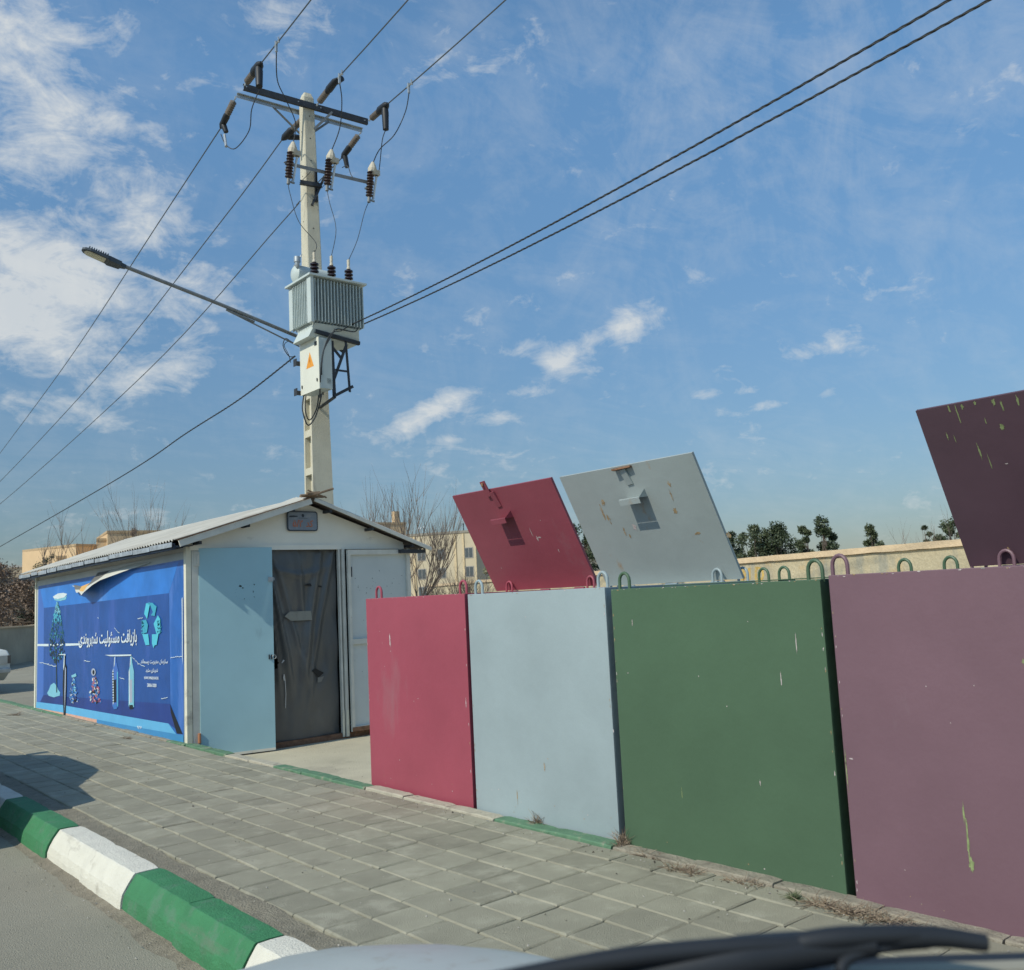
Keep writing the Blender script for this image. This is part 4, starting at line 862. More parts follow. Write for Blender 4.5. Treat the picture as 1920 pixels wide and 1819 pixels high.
b = MB(); s1 = pl_at(421, 253, .8); s2 = pl_at(424, 275, .6); b.tube([s1, s2], .024, 8); tag(b.build('wire_sleeve', galv, None, True), 'grey sleeve on the loop of jumper lead at the far left', 'sleeve')

# transformer
TX0, TY0, TZ1, TZ0 = 7.46, 13.35, 6.72, 5.92
c0 = at_y(582, 516, TY0); c1_ = at_y(682, 541, TY0); c2_ = at_y(590, 600, TY0)
TX0, TX1, TZ1, TZ0 = c0.x, c1_.x, c0.z, c2_.z; TY1 = TY0+.80
tr = thing('transformer', V(((TX0+TX1)/2, TY0+.4, TZ0)), 'pale grey finned transformer with three dark bushings mounted high on the pole', 'transformer')
TW = TX1-TX0
b = MB(); b.box((TX0+.10, TY0+.12, TZ0-.12), (TX1-.10, TY1-.12, TZ1)); b.prism([(TX0+.10, TY0+.06, TZ0-.02), (TX1-.08, TY0+.06, TZ0-.02), (TX1-.02, TY0+.16, TZ0-.24), (TX0+.02, TY0+.16, TZ0-.24)], (0, TY1-TY0-.25, 0)); b.build('tank', tgrey, tr, bevel=.006)
b = MB(); b.box((TX0-.04, TY0-.04, TZ1), (TX1+.04, TY1+.04, TZ1+.035)); b.build('lid', tgrey, tr, bevel=.004)
b = MB(); nf = 17
for i in range(nf): x = TX0+.02+(TW-.04)*i/(nf-1); b.box((x-.006, TY0, TZ0), (x+.006, TY0+.119, TZ1-.03))
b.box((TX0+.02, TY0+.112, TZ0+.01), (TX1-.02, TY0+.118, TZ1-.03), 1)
b.build('cooling_fins', [tgrey, tdark], tr); b = MB()
for i in range(nf): x = TX0+.02+(TW-.04)*i/(nf-1); b.box((x-.006, TY1-.119, TZ0), (x+.006, TY1, TZ1-.03))
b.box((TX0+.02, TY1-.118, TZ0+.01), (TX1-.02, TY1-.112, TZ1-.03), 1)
b.build('cooling_fins', [tgrey, tdark], tr)
for (u0, u1) in ((TX0, TX0+.099), (TX1-.099, TX1)):
    b = MB(); b.box((min(u0, u1)+.045, TY0+.15, TZ0+.01), (min(u0, u1)+.055, TY1-.15, TZ1-.04))
    for i in range(9): y = TY0+.16+(TY1-TY0-.32)*i/8; b.box((u0, y-.006, TZ0), (u1, y+.006, TZ1-.03))
    b.build('cooling_fins', tgrey, tr)
b = MB(); b.box((TX0-.005, TY0-.002, TZ0-.03), (TX0+.055, TY0+.13, TZ1), 0); b.build('corner_panel', tgrey, tr, bevel=.003)
for px in (590, 622, 654):
    q = at_y(px, 520, TY0+.22); q.z = TZ1+.035; b = MB(); prof = [(0, .05), (.03, .05)]
    for i in range(4): t = .04+.062*i; prof += [(t, .035), (t+.012, .072), (t+.035, .072), (t+.052, .038)]
    b.lathe(q, q+V((0, 0, .29)), prof, 14); bo = b.build('bushing', porc, tr, True)
    b = MB(); b.lathe(q+V((0, 0, .29)), q+V((0, 0, .45)), [(0, .035), (.03, .03), (.05, .022), (.15, .02)], 10); b.box((-.012, -.03, 0), (.012, .03, .10), 0, Matrix.Translation(q+V((0, 0, .36)))); b.build('terminal', cutp, bo)
    if px == 590: tA = q+V((0, 0, .44))
    elif px == 622: tB = q+V((0, 0, .44))
    else: tC = q+V((0, 0, .44))
b = MB(); cyl = TY0+.62; zc_ = TZ1+.22; b.tube([(TX0+.02, cyl, zc_), (TX0+.05, cyl, zc_), (TX0+.66, cyl, zc_), (TX0+.69, cyl, zc_)], .15, 20, 0, True, [.11, .15, .15, .11]); b.box((TX0+.15, cyl-.04, TZ1), (TX0+.19, cyl+.04, zc_-.08)); b.box((TX0+.5, cyl-.04, TZ1), (TX0+.54, cyl+.04, zc_-.08)); b.build('conservator', tgrey, tr, True)
b = MB(); g0 = at_y(557, 482, TY0+.5); b.lathe(g0, g0-V((0, 0, .20)), [(0, .055), (.09, .055), (.10, .04), (.15, .04), (.19, .02)], 12); b.tube(curve([g0+V((.04, 0, -.02)), g0+V((.08, 0, .05)), V((TX0+.03, cyl, zc_+.12))], 6), .012, 6); b.build('breather', galv, tr, True)
jumper([k1[1], pl_at(543, 360, -.5), pl_at(560, 415, -.6), pl_at(592, 455, -.7), tA], .006, 'thin lead from the left fuse crossing the pole to the first bushing')
jumper([k2[1], pl_at(618, 380, -.5), pl_at(630, 430, -.6), tB], .006, 'thin lead from the middle fuse down to the second bushing')
jumper([k3[1], pl_at(683, 400, -.5), pl_at(670, 450, -.6), tC], .006, 'thin lead from the right fuse down to the third bushing')
# support frame under the transformer
b = MB(); fy0, fy1 = TY0+.12, TY0+.66
def F(px, py, y): return at_y(px, py, y)
for yy in (fy0, fy1):
    b.angle(at_y(590, 624, yy)*1.0, V((TX1-.05, yy, TZ0-.27)), .06, .007)
a0 = F(622, 640, fy0); a1 = F(627, 745, fy0); a2 = F(662, 727, fy0); a3 = F(655, 640, fy0)
b.angle(a0, a1, .065, .008, 0, V((0, 1, 0))); b.angle(a1, V((a2.x, a2.y, a2.z)), .05, .007); b.angle(F(648, 640, fy0), F(656, 735, fy0), .045, .006, 0, V((0, 1, 0))); b.bar(F(650, 645, fy0), F(626, 712, fy0), .05, .007, 0, V((0, 1, 0))); b.bar(F(624, 693, fy0), F(654, 697, fy0), .035, .007, 0, V((0, 1, 0)))
b.bar(F(624, 652, fy0), F(640, 672, fy0), .05, .007, 0, V((0, 1, 0))); b.bar(a1, pc(a1.z)+ld*-.1, .06, .02); b.bar(a0, pc(a0.z)+ld*-.1, .06, .02)
b.angle(F(640, 655, fy1), F(670, 625, fy0), .06, .007)
tag(b.build('support_frame', darksteel), 'dark steel angle frame bracing the transformer from beneath, right of the cabinet', 'bracket')
# cabinet
cb0 = at_y(597, 632, 13.42); cb1 = at_y(598, 727, 13.42); CXa = cb0.x-.0; CZ1 = cb0.z; CZ0 = cb1.z; CWx = .24; CY0, CY1 = 13.42, 14.06
cab = thing('electrical_cabinet', V((CXa+.12, 13.74, CZ0)), 'white metal electrical cabinet with an orange warning triangle, hung on the pole under the transformer', 'cabinet')
b = MB(); b.box((CXa+.012, CY0, CZ0), (CXa+CWx, CY1, CZ1)); b.build('box', tgrey, cab, bevel=.006)
b = MB(); b.box((CXa-.004, CY0-.004, CZ0-.01), (CXa+.010, CY1+.004, CZ1+.01)); b.box((CXa-.008, CY0+.05, CZ1-.12), (CXa-.0045, CY0+.13, CZ1-.05), 1)
yc = (CY0+CY1)/2-.02; zc2 = CZ0+.50
b.add([(CXa-.0055, yc-.13, zc2-.10), (CXa-.0055, yc+.13, zc2-.10), (CXa-.0055, yc, zc2+.16)], [(0, 1, 2)], 2)
b.add([(CXa-.007, yc-.015, zc2-.06), (CXa-.007, yc+.02, zc2+.02), (CXa-.007, yc-.005, zc2+.02), (CXa-.007, yc+.012, zc2+.09), (CXa-.007, yc-.022, zc2+.0), (CXa-.007, yc+.004, zc2+.0)], [(0, 1, 2), (3, 4, 5)], 3)
b.tube([(CXa-.01, CY0+.06, CZ0+.12), (CXa-.01, CY0+.06, CZ0+.17)], .012, 6, 1); b.tube([(CXa-.01, CY1-.06, CZ0+.10), (CXa-.01, CY1-.06, CZ0+.15)], .012, 6, 1)
b.build('door', [cabw, blackp, orange, mat('warning_bolt', (.45, .14, .02), .5)], cab, bevel=0)
b = MB()
for i in range(4): b.bar((CXa+.14, CY0-.002, CZ0+.10+.022*i), (CXa+.21, CY0-.002, CZ0+.10+.022*i), .006, .006)
b.build('vent', tdark, cab)
for zz in (CZ0+.02, CZ1-.32):
    b = MB(); b.box((CXa-.06, CY1+.02, zz), (CXa+.15, CY1+.10, zz+.06)); b.box((CXa-.075, CY1+.01, zz-.02), (CXa-.06, CY1+.11, zz+.10))
    b.build('mounting_rail', darksteel, cab)
def slack(P, r, label): return wire('hanging_cable', curve(P, 8), r, label, 'cable', 'slack black cables around the cabinet', cablem)
slack([pl_at(570, 740, -.5), pl_at(567, 765, -.6), pl_at(573, 790, -.6), pl_at(580, 797, -.55), pl_at(592, 780, -.5), pl_at(601, 750, -.5), pl_at(604, 733, -.6)], .012, 'widest black cable loop hanging below the cabinet')
slack([pl_at(574, 738, -.45), pl_at(572, 765, -.5), pl_at(577, 785, -.5), pl_at(584, 785, -.45), pl_at(594, 765, -.4), pl_at(598, 738, -.5)], .011, 'inner black cable loop hanging below the cabinet')
slack([pl_at(628, 617, -1.2), pl_at(618, 635, -1.2), pl_at(606, 660, -1.2), pl_at(601, 700, -1.2), pl_at(600, 745, -.9), pl_at(603, 735, -.6)], .012, 'black cable running down the near corner of the cabinet')
slack([pl_at(652, 612, -1.1), pl_at(640, 620, -1.2), pl_at(622, 625, -1.2), pl_at(609, 650, -1.2), pl_at(603, 690, -1.2), pl_at(606, 740, -.8)], .010, 'second black cable beside the cabinet corner')
slack([pl_at(672, 615, -1.1), pl_at(665, 622, -1.1), pl_at(650, 620, -1.1), pl_at(635, 617, -1.1), pl_at(630, 619, -1.1)], .010, 'short sagging black cable under the transformer')
slack([pl_at(553, 668, .25), pl_at(542, 668, .2), pl_at(531, 650, .1), pl_at(535, 635, 0), pl_at(545, 640, -.1), pl_at(562, 650, -.1)], .008, 'thin black cable looping left of the cabinet')
slack([pl_at(545, 680, .3), pl_at(541, 665, .2), pl_at(533, 648, .1), pl_at(541, 640, 0), pl_at(552, 645, -.1)], .006, 'thinnest cable loop left of the cabinet')
# street lamp on its long arm
la0 = pl_at(572, 637, -.1); la1 = pl_at(232, 499, -.1)
lamp = thing('street_lamp', la0, 'street lamp on a long thin arm reaching out to the left of the pole', 'street lamp')
b = MB(); bend = [la0, la0.lerp(la1, .5)+V((0, 0, .015)), la1]; b.tube(curve(bend, 6), .03, 10, 0, True); b.tube([la0.lerp(la1, .42)-V((0, 0, .03)), la0.lerp(la1, .46)-V((0, 0, .035))], .018, 6); b.build('arm', galvd, lamp, True)
b = MB(); s0 = la0.lerp(la1, .46)-V((0, 0, .04)); b.tube([s0, pl_at(562, 650, -.1)], .013, 6)
b.tube([la0.lerp(la1, .45)-V((0, 0, .035)), la0.lerp(la1, .30)-V((0, 0, .05))], .02, 6); b.build('stay_rod', galvd, lamp, True)
ax_ = (la1-la0).normalized(); sideh = ax_.cross(V((0, 0, 1))).normalized(); upn = sideh.cross(ax_).normalized()
h0_ = la1-ax_*.03; LH = .98
def hp(s, w, h): return h0_+ax_*s*.68+sideh*w*.85+upn*h*.9
b = MB(); secs = [(0, .04, .035, .035), (.10, .06, .045, .04), (.12, .12, .05, .05), (.38, .145, .055, .055), (.42, .15, .035, .05), (.80, .15, .02, .045), (.92, .11, .015, .04), (.97, .04, .01, .03)]
for (s, w, lo_, hi_) in secs: b.v += [hp(s, -w, -lo_), hp(s, w, -lo_), hp(s, w*.9, hi_*.6), hp(s, w*.45, hi_), hp(s, -w*.45, hi_), hp(s, -w*.9, hi_*.6)]
for i in range(len(secs)-1):
    for j in range(6): b.f.append((i*6+j, i*6+(j+1) % 6, (i+1)*6+(j+1) % 6, (i+1)*6+j)); b.m.append(0)
b.f += [tuple(range(6))[::-1], tuple(len(secs)*6-6+j for j in range(6))]; b.m += [0, 0]
for i in range(9): b.bar(hp(.44+.05*i, -.13, .045), hp(.44+.05*i, .13, .045), .012, .03)
hd = b.build('lamp_head', lampb, lamp)
b = MB(); ps = [hp(.45, -.12, -.036), hp(.45, .12, -.036), hp(.80, .12, -.026)] + [hp(.80+.11*math.sin(t*math.pi/8), .12*math.cos(t*math.pi/8), -.026) for t in range(1, 8)] + [hp(.80, -.12, -.026)]
b.prism(ps, -upn*.006, 0)
for k in range(4): b.prism([hp(.49, -.09+.05*k, -.044), hp(.49, -.065+.05*k, -.044), hp(.84, -.065+.05*k, -.036), hp(.84, -.09+.05*k, -.036)], -upn*.002, 1)
b.build('lens', [lens_m, mat('led_strip', (.72, .70, .52), .3)], hd)

# ------------------------------------------------------------------ walls beyond the lot
WD = V((8.2, 28.1, 0)).normalized(); WN = V((WD.y, -WD.x, 0)); W0 = V((15.0, 6.9, 0))
def wseg(nm, p, q, z0, z1, th, m, cap, ch, label, n=60):
    root = thing(nm, V((p.x, p.y, RZ)), label, 'wall'); d = (q-p).normalized(); nr = V((d.y, -d.x, 0))
    b = MB()
    for i in range(n):
        a = p.lerp(q, i/n); c = p.lerp(q, (i+1)/n); h = z1 + .02*pnoise(a*.6); b.prism([a, c, c+nr*th, a+nr*th][::1], V((0, 0, 0)) if False else V((0, 0, 0.0001)))
        b.v = b.v[:-8]; b.f = b.f[:-6]; b.m = b.m[:-6]
    b.prism([V((x.x, x.y, z0)) for x in (p, q, q+nr*th, p+nr*th)], V((0, 0, z1-z0))); b.build('panel', m, root)
    if cap:
        b = MB(); ov = .05; k = len(b.v)
        for i in range(n+1):
            a = p.lerp(q, i/n); w = .012*pnoise(a*2.1); w2 = .02*abs(pnoise(a*3.7+V((0, 0, 4))))
            b.v += [a-nr*ov+V((0, 0, z1+.002+w2)), a-nr*(ov+w)+V((0, 0, z1+ch+w)), a+nr*(th+ov)+V((0, 0, z1+ch+w)), a+nr*(th+ov)+V((0, 0, z1+.002))]
        for i in range(n):
            for j in range(4): b.f.append((i*4+j, i*4+(j+1) % 4, i*4+4+(j+1) % 4, i*4+4+j)); b.m.append(0)
        b.f += [(0, 1, 2, 3), (n*4+3, n*4+2, n*4+1, n*4)]; b.m += [0, 0]
        b.build('coping', cap, root)
    return root
wa, wb = W0-WD*14, W0+WD*19.2
wr = wseg('boundary_wall', wa, wb, RZ-.05, 1.68, .22, wallm, capm, .115, 'weathered plaster wall with a sunlit coping, behind the bins on the right', 130)
b = MB()
def wp(px, py): 
    d = ray(px, py); P0 = W0-WN*.003; t = (P0-CAMP).dot(WN)/d.dot(WN); return CAMP+d*t
for i, (px, py, ch) in enumerate([(1398, 1079, 'M'), (1424, 1077, 'D')]):
    pa = wp(px-9, py+14); pb = wp(px+9, py+14); pt = wp(px-9, py-14)
    text_on(b, ch, lambda u, v, pa=pa, pb=pb, pt=pt: pa+(pb-pa)*u+(pt-pa)*v, 0, .03)
b.build('spray_lettering', mat('yellow_spray_paint', (.50, .34, .10), .8, var=.2, dirt=((.44, .39, .27), .9, 20, .52)), wr)
wc = wb+WD*.4
wseg('boundary_wall', wb+WD*.02+WN*.0, wb+WD*7, RZ-.05, 1.74, .22, wallm, capm, .10, 'stained plaster wall seen between the shed and the grey bin', 40)
dk = wb+WD*7.02
fl0 = azel(9.0, 0, 30.5); fl1 = azel(20.5, 0, 62.0); fl0.z = fl1.z = 0
wf = wseg('boundary_wall', V((fl0.x, fl0.y, 0)), V((fl1.x, fl1.y, 0)), RZ-.05, 1.00, .2, wallf, capm, .05, 'low plaster wall beyond the parking area at the far left', 60)
# gate panel standing dark beside the far end of the plaster wall
gp0 = azel(38.6, 0, 36); gp1 = azel(39.9, 0, 33)

# ------------------------------------------------------------------ buildings
def facade(nm, label, a0, a1, dist, etop, mats, wins, parap=None, zbase=RZ, depth=14, side=None, extra=None):
    p, q = azel(a0, 0, dist[0]), azel(a1, 0, dist[1]); p.z = q.z = 0; zt = CAMP.z+math.tan(R(etop))*dist[0]
    root = thing(nm, V((p.x, p.y, zbase)), label, 'building', 'apartment buildings beyond the walls'); d = (q-p).normalized(); nr = V((-d.y, d.x, 0))
    if nr.dot(V((p.x, p.y, 0))) < 0: nr = -nr
    Wt = (q-p).length; b = MB(); b.prism([V((x.x, x.y, zbase)) for x in (p, q, q+nr*depth, p+nr*depth)], V((0, 0, zt-zbase)))
    b.build('wall', mats[0], root)
    b = MB(); b.prism([V((x.x, x.y, zt)) for x in (p-nr*.12-d*.1, q-nr*.12+d*.1, q+nr*depth, p+nr*depth)], V((0, 0, .35))); b.build('parapet', mats[1], root)
    for (u0, u1) in (extra or []):
        b = MB(); b.prism([V((x.x, x.y, zbase)) for x in (p+d*Wt*u0-nr*.15, p+d*Wt*u1-nr*.15, p+d*Wt*u1-nr*.01, p+d*Wt*u0-nr*.01)], V((0, 0, zt-zbase-.1))); b.build('pilaster', mats[2], root)
    for (u, z0, w, h) in wins:
        c = p+d*(Wt*u); b = MB(); o0 = c-d*w/2-nr*.05; o1 = c+d*w/2-nr*.05
        b.prism([V((x.x, x.y, z0)) for x in (o0, o1, o1+nr*.045, o0+nr*.045)], V((0, 0, h)), 0)
        wn = b.build('window', mats[3], root)
        b = MB(); e = .12
        for (s0, s1) in ((e, w*.5-e*.4), (w*.5+e*.4, w-e)):
            g0_, g1_ = c-d*(w/2-s0)-nr*.075, c-d*(w/2-s1)-nr*.075; b.prism([V((x.x, x.y, z0+e)) for x in (g0_, g1_, g1_+nr*.02, g0_+nr*.02)], V((0, 0, h-2*e)), 0)
        b.build('pane', mats[4], wn)
    return root, p, q, d, nr, zt
bm_ = [mat('beige_render', (.52, .45, .32), .9, var=.06, scale=.3, dirt=((.44, .38, .27), .5, .5, .55)), mat('parapet_render', (.27, .25, .21), .9), mat('yellow_render', (.60, .48, .30), .9), mat('window_frame', (.30, .29, .27), .6), mat('window_glass', (.07, .085, .095), .15, spec=.8)]
cr = [mat('cream_render', (.60, .51, .37), .9, var=.04, scale=.3), mat('grey_parapet', (.30, .32, .32), .9), bm_[2], mat('white_window_frame', (.6, .6, .56), .6), bm_[4]]
orr = [mat('orange_brick_render', (.62, .45, .27), .9, var=.06, scale=.4), mat('orange_parapet', (.45, .33, .2), .9), bm_[2], bm_[3], bm_[4]]
def wz(e, dist): return CAMP.z+math.tan(R(e))*dist
rt_, p, q, d_, nr_, zt_ = facade('apartment_building', 'beige three storey building seen through bare branches right of the shed', 31.5, 37.75, (146, 140), 3.72, bm_,
    [(u, z, w, h) for z in (wz(2.25, 145), wz(1.15, 145), wz(.1, 145)) for (u, w, h) in ((.48, 1.35, 1.6), (.67, 1.35, 1.6), (.93, 1.35, 1.6), (.25, 1.35, 1.6))], extra=[(.40, .425), (.795, .815), (.875, .89), (.995, 1.0)])
for (u, hh, w_) in ((.42, .9, .5), (.44, .9, .3), (.47, 1.0, .35), (.85, 1.1, .3), (.89, .7, .5)):
    c = p+d_*((q-p).length*u)+nr_*2; b = MB(); b.tube([V((c.x, c.y, zt_+.3)), V((c.x, c.y, zt_+.3+hh))], w_/4, 8); b.tube([V((c.x, c.y, zt_+.3+hh)), V((c.x, c.y, zt_+.5+hh))], w_/2, 8, 0, True, [w_/2, w_/5]); b.build('chimney', [darksteel if u == .85 else galv], rt_)
facade('apartment_building', 'small cream building with one pale window beside the red lid', 37.9, 46, (170, 190), 2.86, cr, [(.18, wz(1.75, 172), 1.7, 2.1), (.6, wz(1.75, 172), 1.7, 2.1)])
rt2, p2, q2, d2, n2_, z2 = facade('apartment_building', 'orange rooftop block rising just behind the right slope of the shed roof', 31.0, 33.55, (165, 168), 4.62, orr, [(.7, wz(3.4, 165), 1.4, 1.6)])
b = MB(); c = p2+d2*((q2-p2).length*.85); b.box((-.5, -.5, 0), (.5, .5, 2.1), 0, Matrix.Translation(V((c.x, c.y, z2+.3))+n2_*1.5)); b.build('chimney', orr[0], rt2)
facade('apartment_building', 'tallest of the sandy blocks over the left slope of the shed roof', 16.75, 21.5, (150, 152), 4.52, orr, [(.3, wz(2.2, 150), 1.4, 1.6), (.7, wz(2.2, 150), 1.4, 1.6)])
facade('apartment_building', 'narrow sandy block next to the tallest one', 16.22, 16.74, (151, 151), 4.1, orr, [(.5, wz(2.9, 150), .8, 1.2)])
facade('apartment_building', 'lower sandy block left of the tallest one', 15.15, 16.21, (158, 160), 3.83, orr, [(.3, wz(2.3, 150), 1.2, 1.4), (.75, wz(2.3, 150), 1.2, 1.4)])
facade('apartment_building', 'small sandy block low over the eave of the shed', 14.2, 14.9, (160, 160), 3.2, orr, [(.5, wz(2.3, 150), 1.2, 1.3)])
facade('apartment_building', 'white topped building glimpsed over the brown trees at the far left', 9.0, 13.0, (175, 175), 2.75, [cr[0], cr[3], bm_[2], bm_[3], bm_[4]], [(.55, wz(2.3, 175), 1.5, .9), (.62, wz(2.3, 175), 1.5, .9), (.69, wz(2.3, 175), 1.5, .9)])
facade('apartment_building', 'pinkish beige building hidden behind the brown trees at the far left', 9.0, 14.3, (92, 95), 2.02, [mat('pinkish_render', (.47, .37, .27), .9), bm_[1], bm_[2], bm_[3], bm_[4]], [(.45, wz(.9, 92), 1.5, 1.2), (.75, wz(.9, 92), 1.5, 1.2)])

# ------------------------------------------------------------------ trees and shrubs
barkm = mat('bark', (.12, .095, .075), .9, var=.2, scale=9); twigm = mat('twig_bark', (.165, .13, .105), .9, var=.15)
pine1 = attr_leaf('pine_foliage', (.035, .06, .028), (.11, .125, .06)); pine2 = attr_leaf('dark_evergreen_foliage', (.025, .045, .022), (.07, .09, .04)); brownl = attr_leaf('dry_brown_foliage', (.10, .065, .045), (.27, .19, .13)); bushl = attr_leaf('sparse_bush_foliage', (.12, .13, .06), (.30, .27, .14))
def branches(b, p, d, L_, r, depth, rnd, n=4, droop=0, spread=.55, kids=3):
    pts = [p]; k = 5; dd = d.copy()
    for i in range(k):
        dd = (dd+V((rnd.uniform(-1, 1), rnd.uniform(-1, 1), rnd.uniform(-.6, .9)))*.12+V((0, 0, .05))).normalized(); pts.append(pts[-1]+dd*L_/k)
    b.tube(pts, r, n, 0, False, [r*(1-.75*i/k) for i in range(k+1)])
    ends = [pts[-1]]
    if depth > 0:
        for i in range(kids):
            t = rnd.uniform(.25, .95); q = pts[int(t*k)]; nd_ = (dd+V((rnd.uniform(-1, 1), rnd.uniform(-1, 1), rnd.uniform(-.3, .8)))*spread).normalized()
            ends += branches(b, q, nd_, L_*rnd.uniform(.55, .85), r*.55, depth-1, rnd, max(3, n-1), droop, spread, kids)
    return ends
def bare_tree(base, ht, label, seed, stems=5, r=.06, depth=3, spread=.6, fan=.6, kids=3, group='bare winter trees'):
    rnd = random.Random(seed); t = thing('bare_tree', base, label, 'tree', group); b = MB(); b.tube([base, base+V((0, 0, ht*.18))], r*1.6, 7, 0, False, [r*1.8, r*1.3]); b.build('trunk', barkm, t)
    b = MB()
    for i in range(stems):
        a = 2*math.pi*i/stems+rnd.uniform(-.4, .4); d = V((math.cos(a)*fan, math.sin(a)*fan, 1)).normalized(); branches(b, base+V((0, 0, ht*.16)), d, ht*rnd.uniform(.42, .62), r, depth, rnd, 4, 0, spread, kids)
    b.build('crown', twigm, t); return t
def leafy(nm, base, ht, wid, m, label, seed, n=1500, leaf=.14, shape_='pine', group=None, clumps=14, lim=True, trunk=True, low=.12):
    rnd = random.Random(seed); t = thing(nm, base, label, 'tree' if nm != 'bush' else 'bush', group); b = MB(); ls = MB()
    if trunk: b.tube([base, base+V((rnd.uniform(-.1, .1), 0, ht*.5)), base+V((rnd.uniform(-.2, .2), 0, ht*.92))], .1, 6, 0, False, [ht*.022, ht*.016, ht*.004])
    cl = []
    for i in range(clumps):
        h = low+(1-low)*(i+rnd.random())/clumps
        ww = wid*(1-h)**.6*.9+wid*.08 if shape_ == 'pine' else wid*math.sin(math.pi*min(1, h*.86+.08))**.7
        a = rnd.uniform(0, 6.28); rr_ = ww*rnd.uniform(.15, 1.1); c = base+V((math.cos(a)*rr_, math.sin(a)*rr_, ht*h)); cl.append((c, wid*rnd.uniform(.16, .34)))
        if trunk and lim: b.tube([base+V((0, 0, ht*max(.1, h-.16))), base.lerp(c, .6)+V((0, 0, ht*.1*h)), c], .02, 4, 0, False, [ht*.009, ht*.006, ht*.002])
    if trunk: b.build('trunk', barkm, t)
    for i in range(n):
        c, s = rnd.choice(cl); v = V((rnd.gauss(0, 1), rnd.gauss(0, 1), rnd.gauss(0, .75))); v = v.normalized()*(rnd.random()**.4)*s; p = c+v
        u = V((rnd.uniform(-1, 1), rnd.uniform(-1, 1), rnd.uniform(-.6, 1))).normalized(); w = u.cross(V((rnd.uniform(-1, 1), rnd.uniform(-1, 1), rnd.uniform(-1, 1)))).normalized(); l_ = leaf*rnd.uniform(.5, 1.4)
        ls.add([p-w*l_*.35, p+w*l_*.35, p+u*l_], [(0, 1, 2)])
    ls.build('crown', m, t); return t
def place(a, dist): p = azel(a, 0, dist); p.z = RZ; return p
def hgt(e, dist): return wz(e, dist)-RZ
GT = 'pines standing beyond the right hand wall'
for i, (a, dist, e, w, lab, sh_, n, cm) in enumerate([
    (53.0, 62, 2.85, 1.0, 'pine half hidden by the right edge of the grey lid', 'pine', 1500, 12), (54.35, 60, 3.12, 1.35, 'rounded pine just right of the grey lid', 'round', 2600, 18), (55.75, 60, 3.1, 1.6, 'pointed pine, second right of the grey lid', 'pine', 2600, 20),
    (57.2, 52, 3.0, .75, 'left half of the forked pine above the middle of the wall', 'pine', 1300, 9), (58.2, 52, 3.2, 1.0, 'right half of the forked pine above the middle of the wall', 'round', 1400, 9), (60.8, 60, 2.75, 1.0, 'small lone pine left of the plum lid', 'pine', 1500, 13),
    (63.6, 60, 2.55, .55, 'smallest dark pine beside the plum lid', 'pine', 700, 7), (64.8, 60, 2.75, 1.1, 'dark pine touching the edge of the plum lid', 'round', 1700, 13), (66.8, 60, 2.9, 1.5, 'pine hidden behind the plum lid', 'pine', 900, 12)]):
    leafy('pine_tree', place(a, dist), hgt(e, dist)*1.02, w*1.12, pine1 if i % 2 else pine2, lab, 20+i, int(n*3.4), .125, sh_, GT, int(cm*1.5), low=.25)
leafy('pine_tree', place(44.4, 48), hgt(4.25, 48), 1.3, pine2, 'tall dark evergreen glimpsed in the gap between the red and grey lids', 41, 6000, .11, 'round', None, 22, low=.3)
leafy('pine_tree', place(46.4, 48), hgt(3.0, 48), 1.5, pine1, 'greener evergreen lower in the gap between the two lids', 42, 5000, .11, 'round', None, 18, low=.2)
leafy('bush', place(38.9, 60), hgt(1.85, 60), 1.2, bushl, 'sparse yellowish bush over the dark panel beside the red lid', 43, 500, .22, 'round', None, 10, low=.5)
GB = 'brown and evergreen trees behind the low far left wall'
for i, (a, dist, e, w, m, lab, n) in enumerate([(10.2, 46, 3.0, 2.4, brownl, 'large dry brown tree at the far left edge', 5200), (12.1, 50, 1.9, 2.0, brownl, 'lower dry brown tree left of the shed', 4200), (13.5, 52, 1.5, 1.5, pine2, 'dark evergreen tree right against the shed corner', 2600), (13.75, 90, 3.3, 1.5, pine2, 'small evergreen peeking over the far end of the shed roof', 1700),
    (11.2, 56, 2.6, 1.5, brownl, 'thin brown tree in front of the white topped building', 1800)]):
    leafy('leafy_tree', place(a, dist), hgt(e, dist), w, m, lab, 60+i, int(n*2.2), .105, 'round', GB, 30, low=.10)
leafy('leafy_tree', place(18.2, 110), hgt(4.75, 110), 1.6, brownl, 'small brownish tree over the shed roof by the tallest sandy block', 71, 700, .22, 'round', None, 9, low=.6)
bare_tree(place(14.7, 88), hgt(4.6, 88)*1.0, 'bare tree above the far end of the shed roof', 5, 5, .09, 3, .7, .5)
bare_tree(place(18.6, 70), hgt(5.9, 70)*1.0, 'bare upright saplings above the middle of the shed roof', 9, 8, .05, 3, .35, .32)
bare_tree(place(33.4, 27), 4.6, 'bare many-stemmed tree with long upward shoots, right of the shed', 12, 9, .036, 3, .50, .9, 4)
bare_tree(place(31.0, 30), 4.1, 'bare shoots rising behind the right slope of the shed roof', 15, 6, .028, 2, .45, .55, 3)
bare_tree(place(36.6, 30), 2.7, 'low tangled bare bush in front of the beige building', 18, 9, .028, 3, .8, 1.3, 4)
bare_tree(place(64.3, 44), 3.9, 'bare tree tips left of the plum lid', 22, 6, .03, 3, .6, .8)
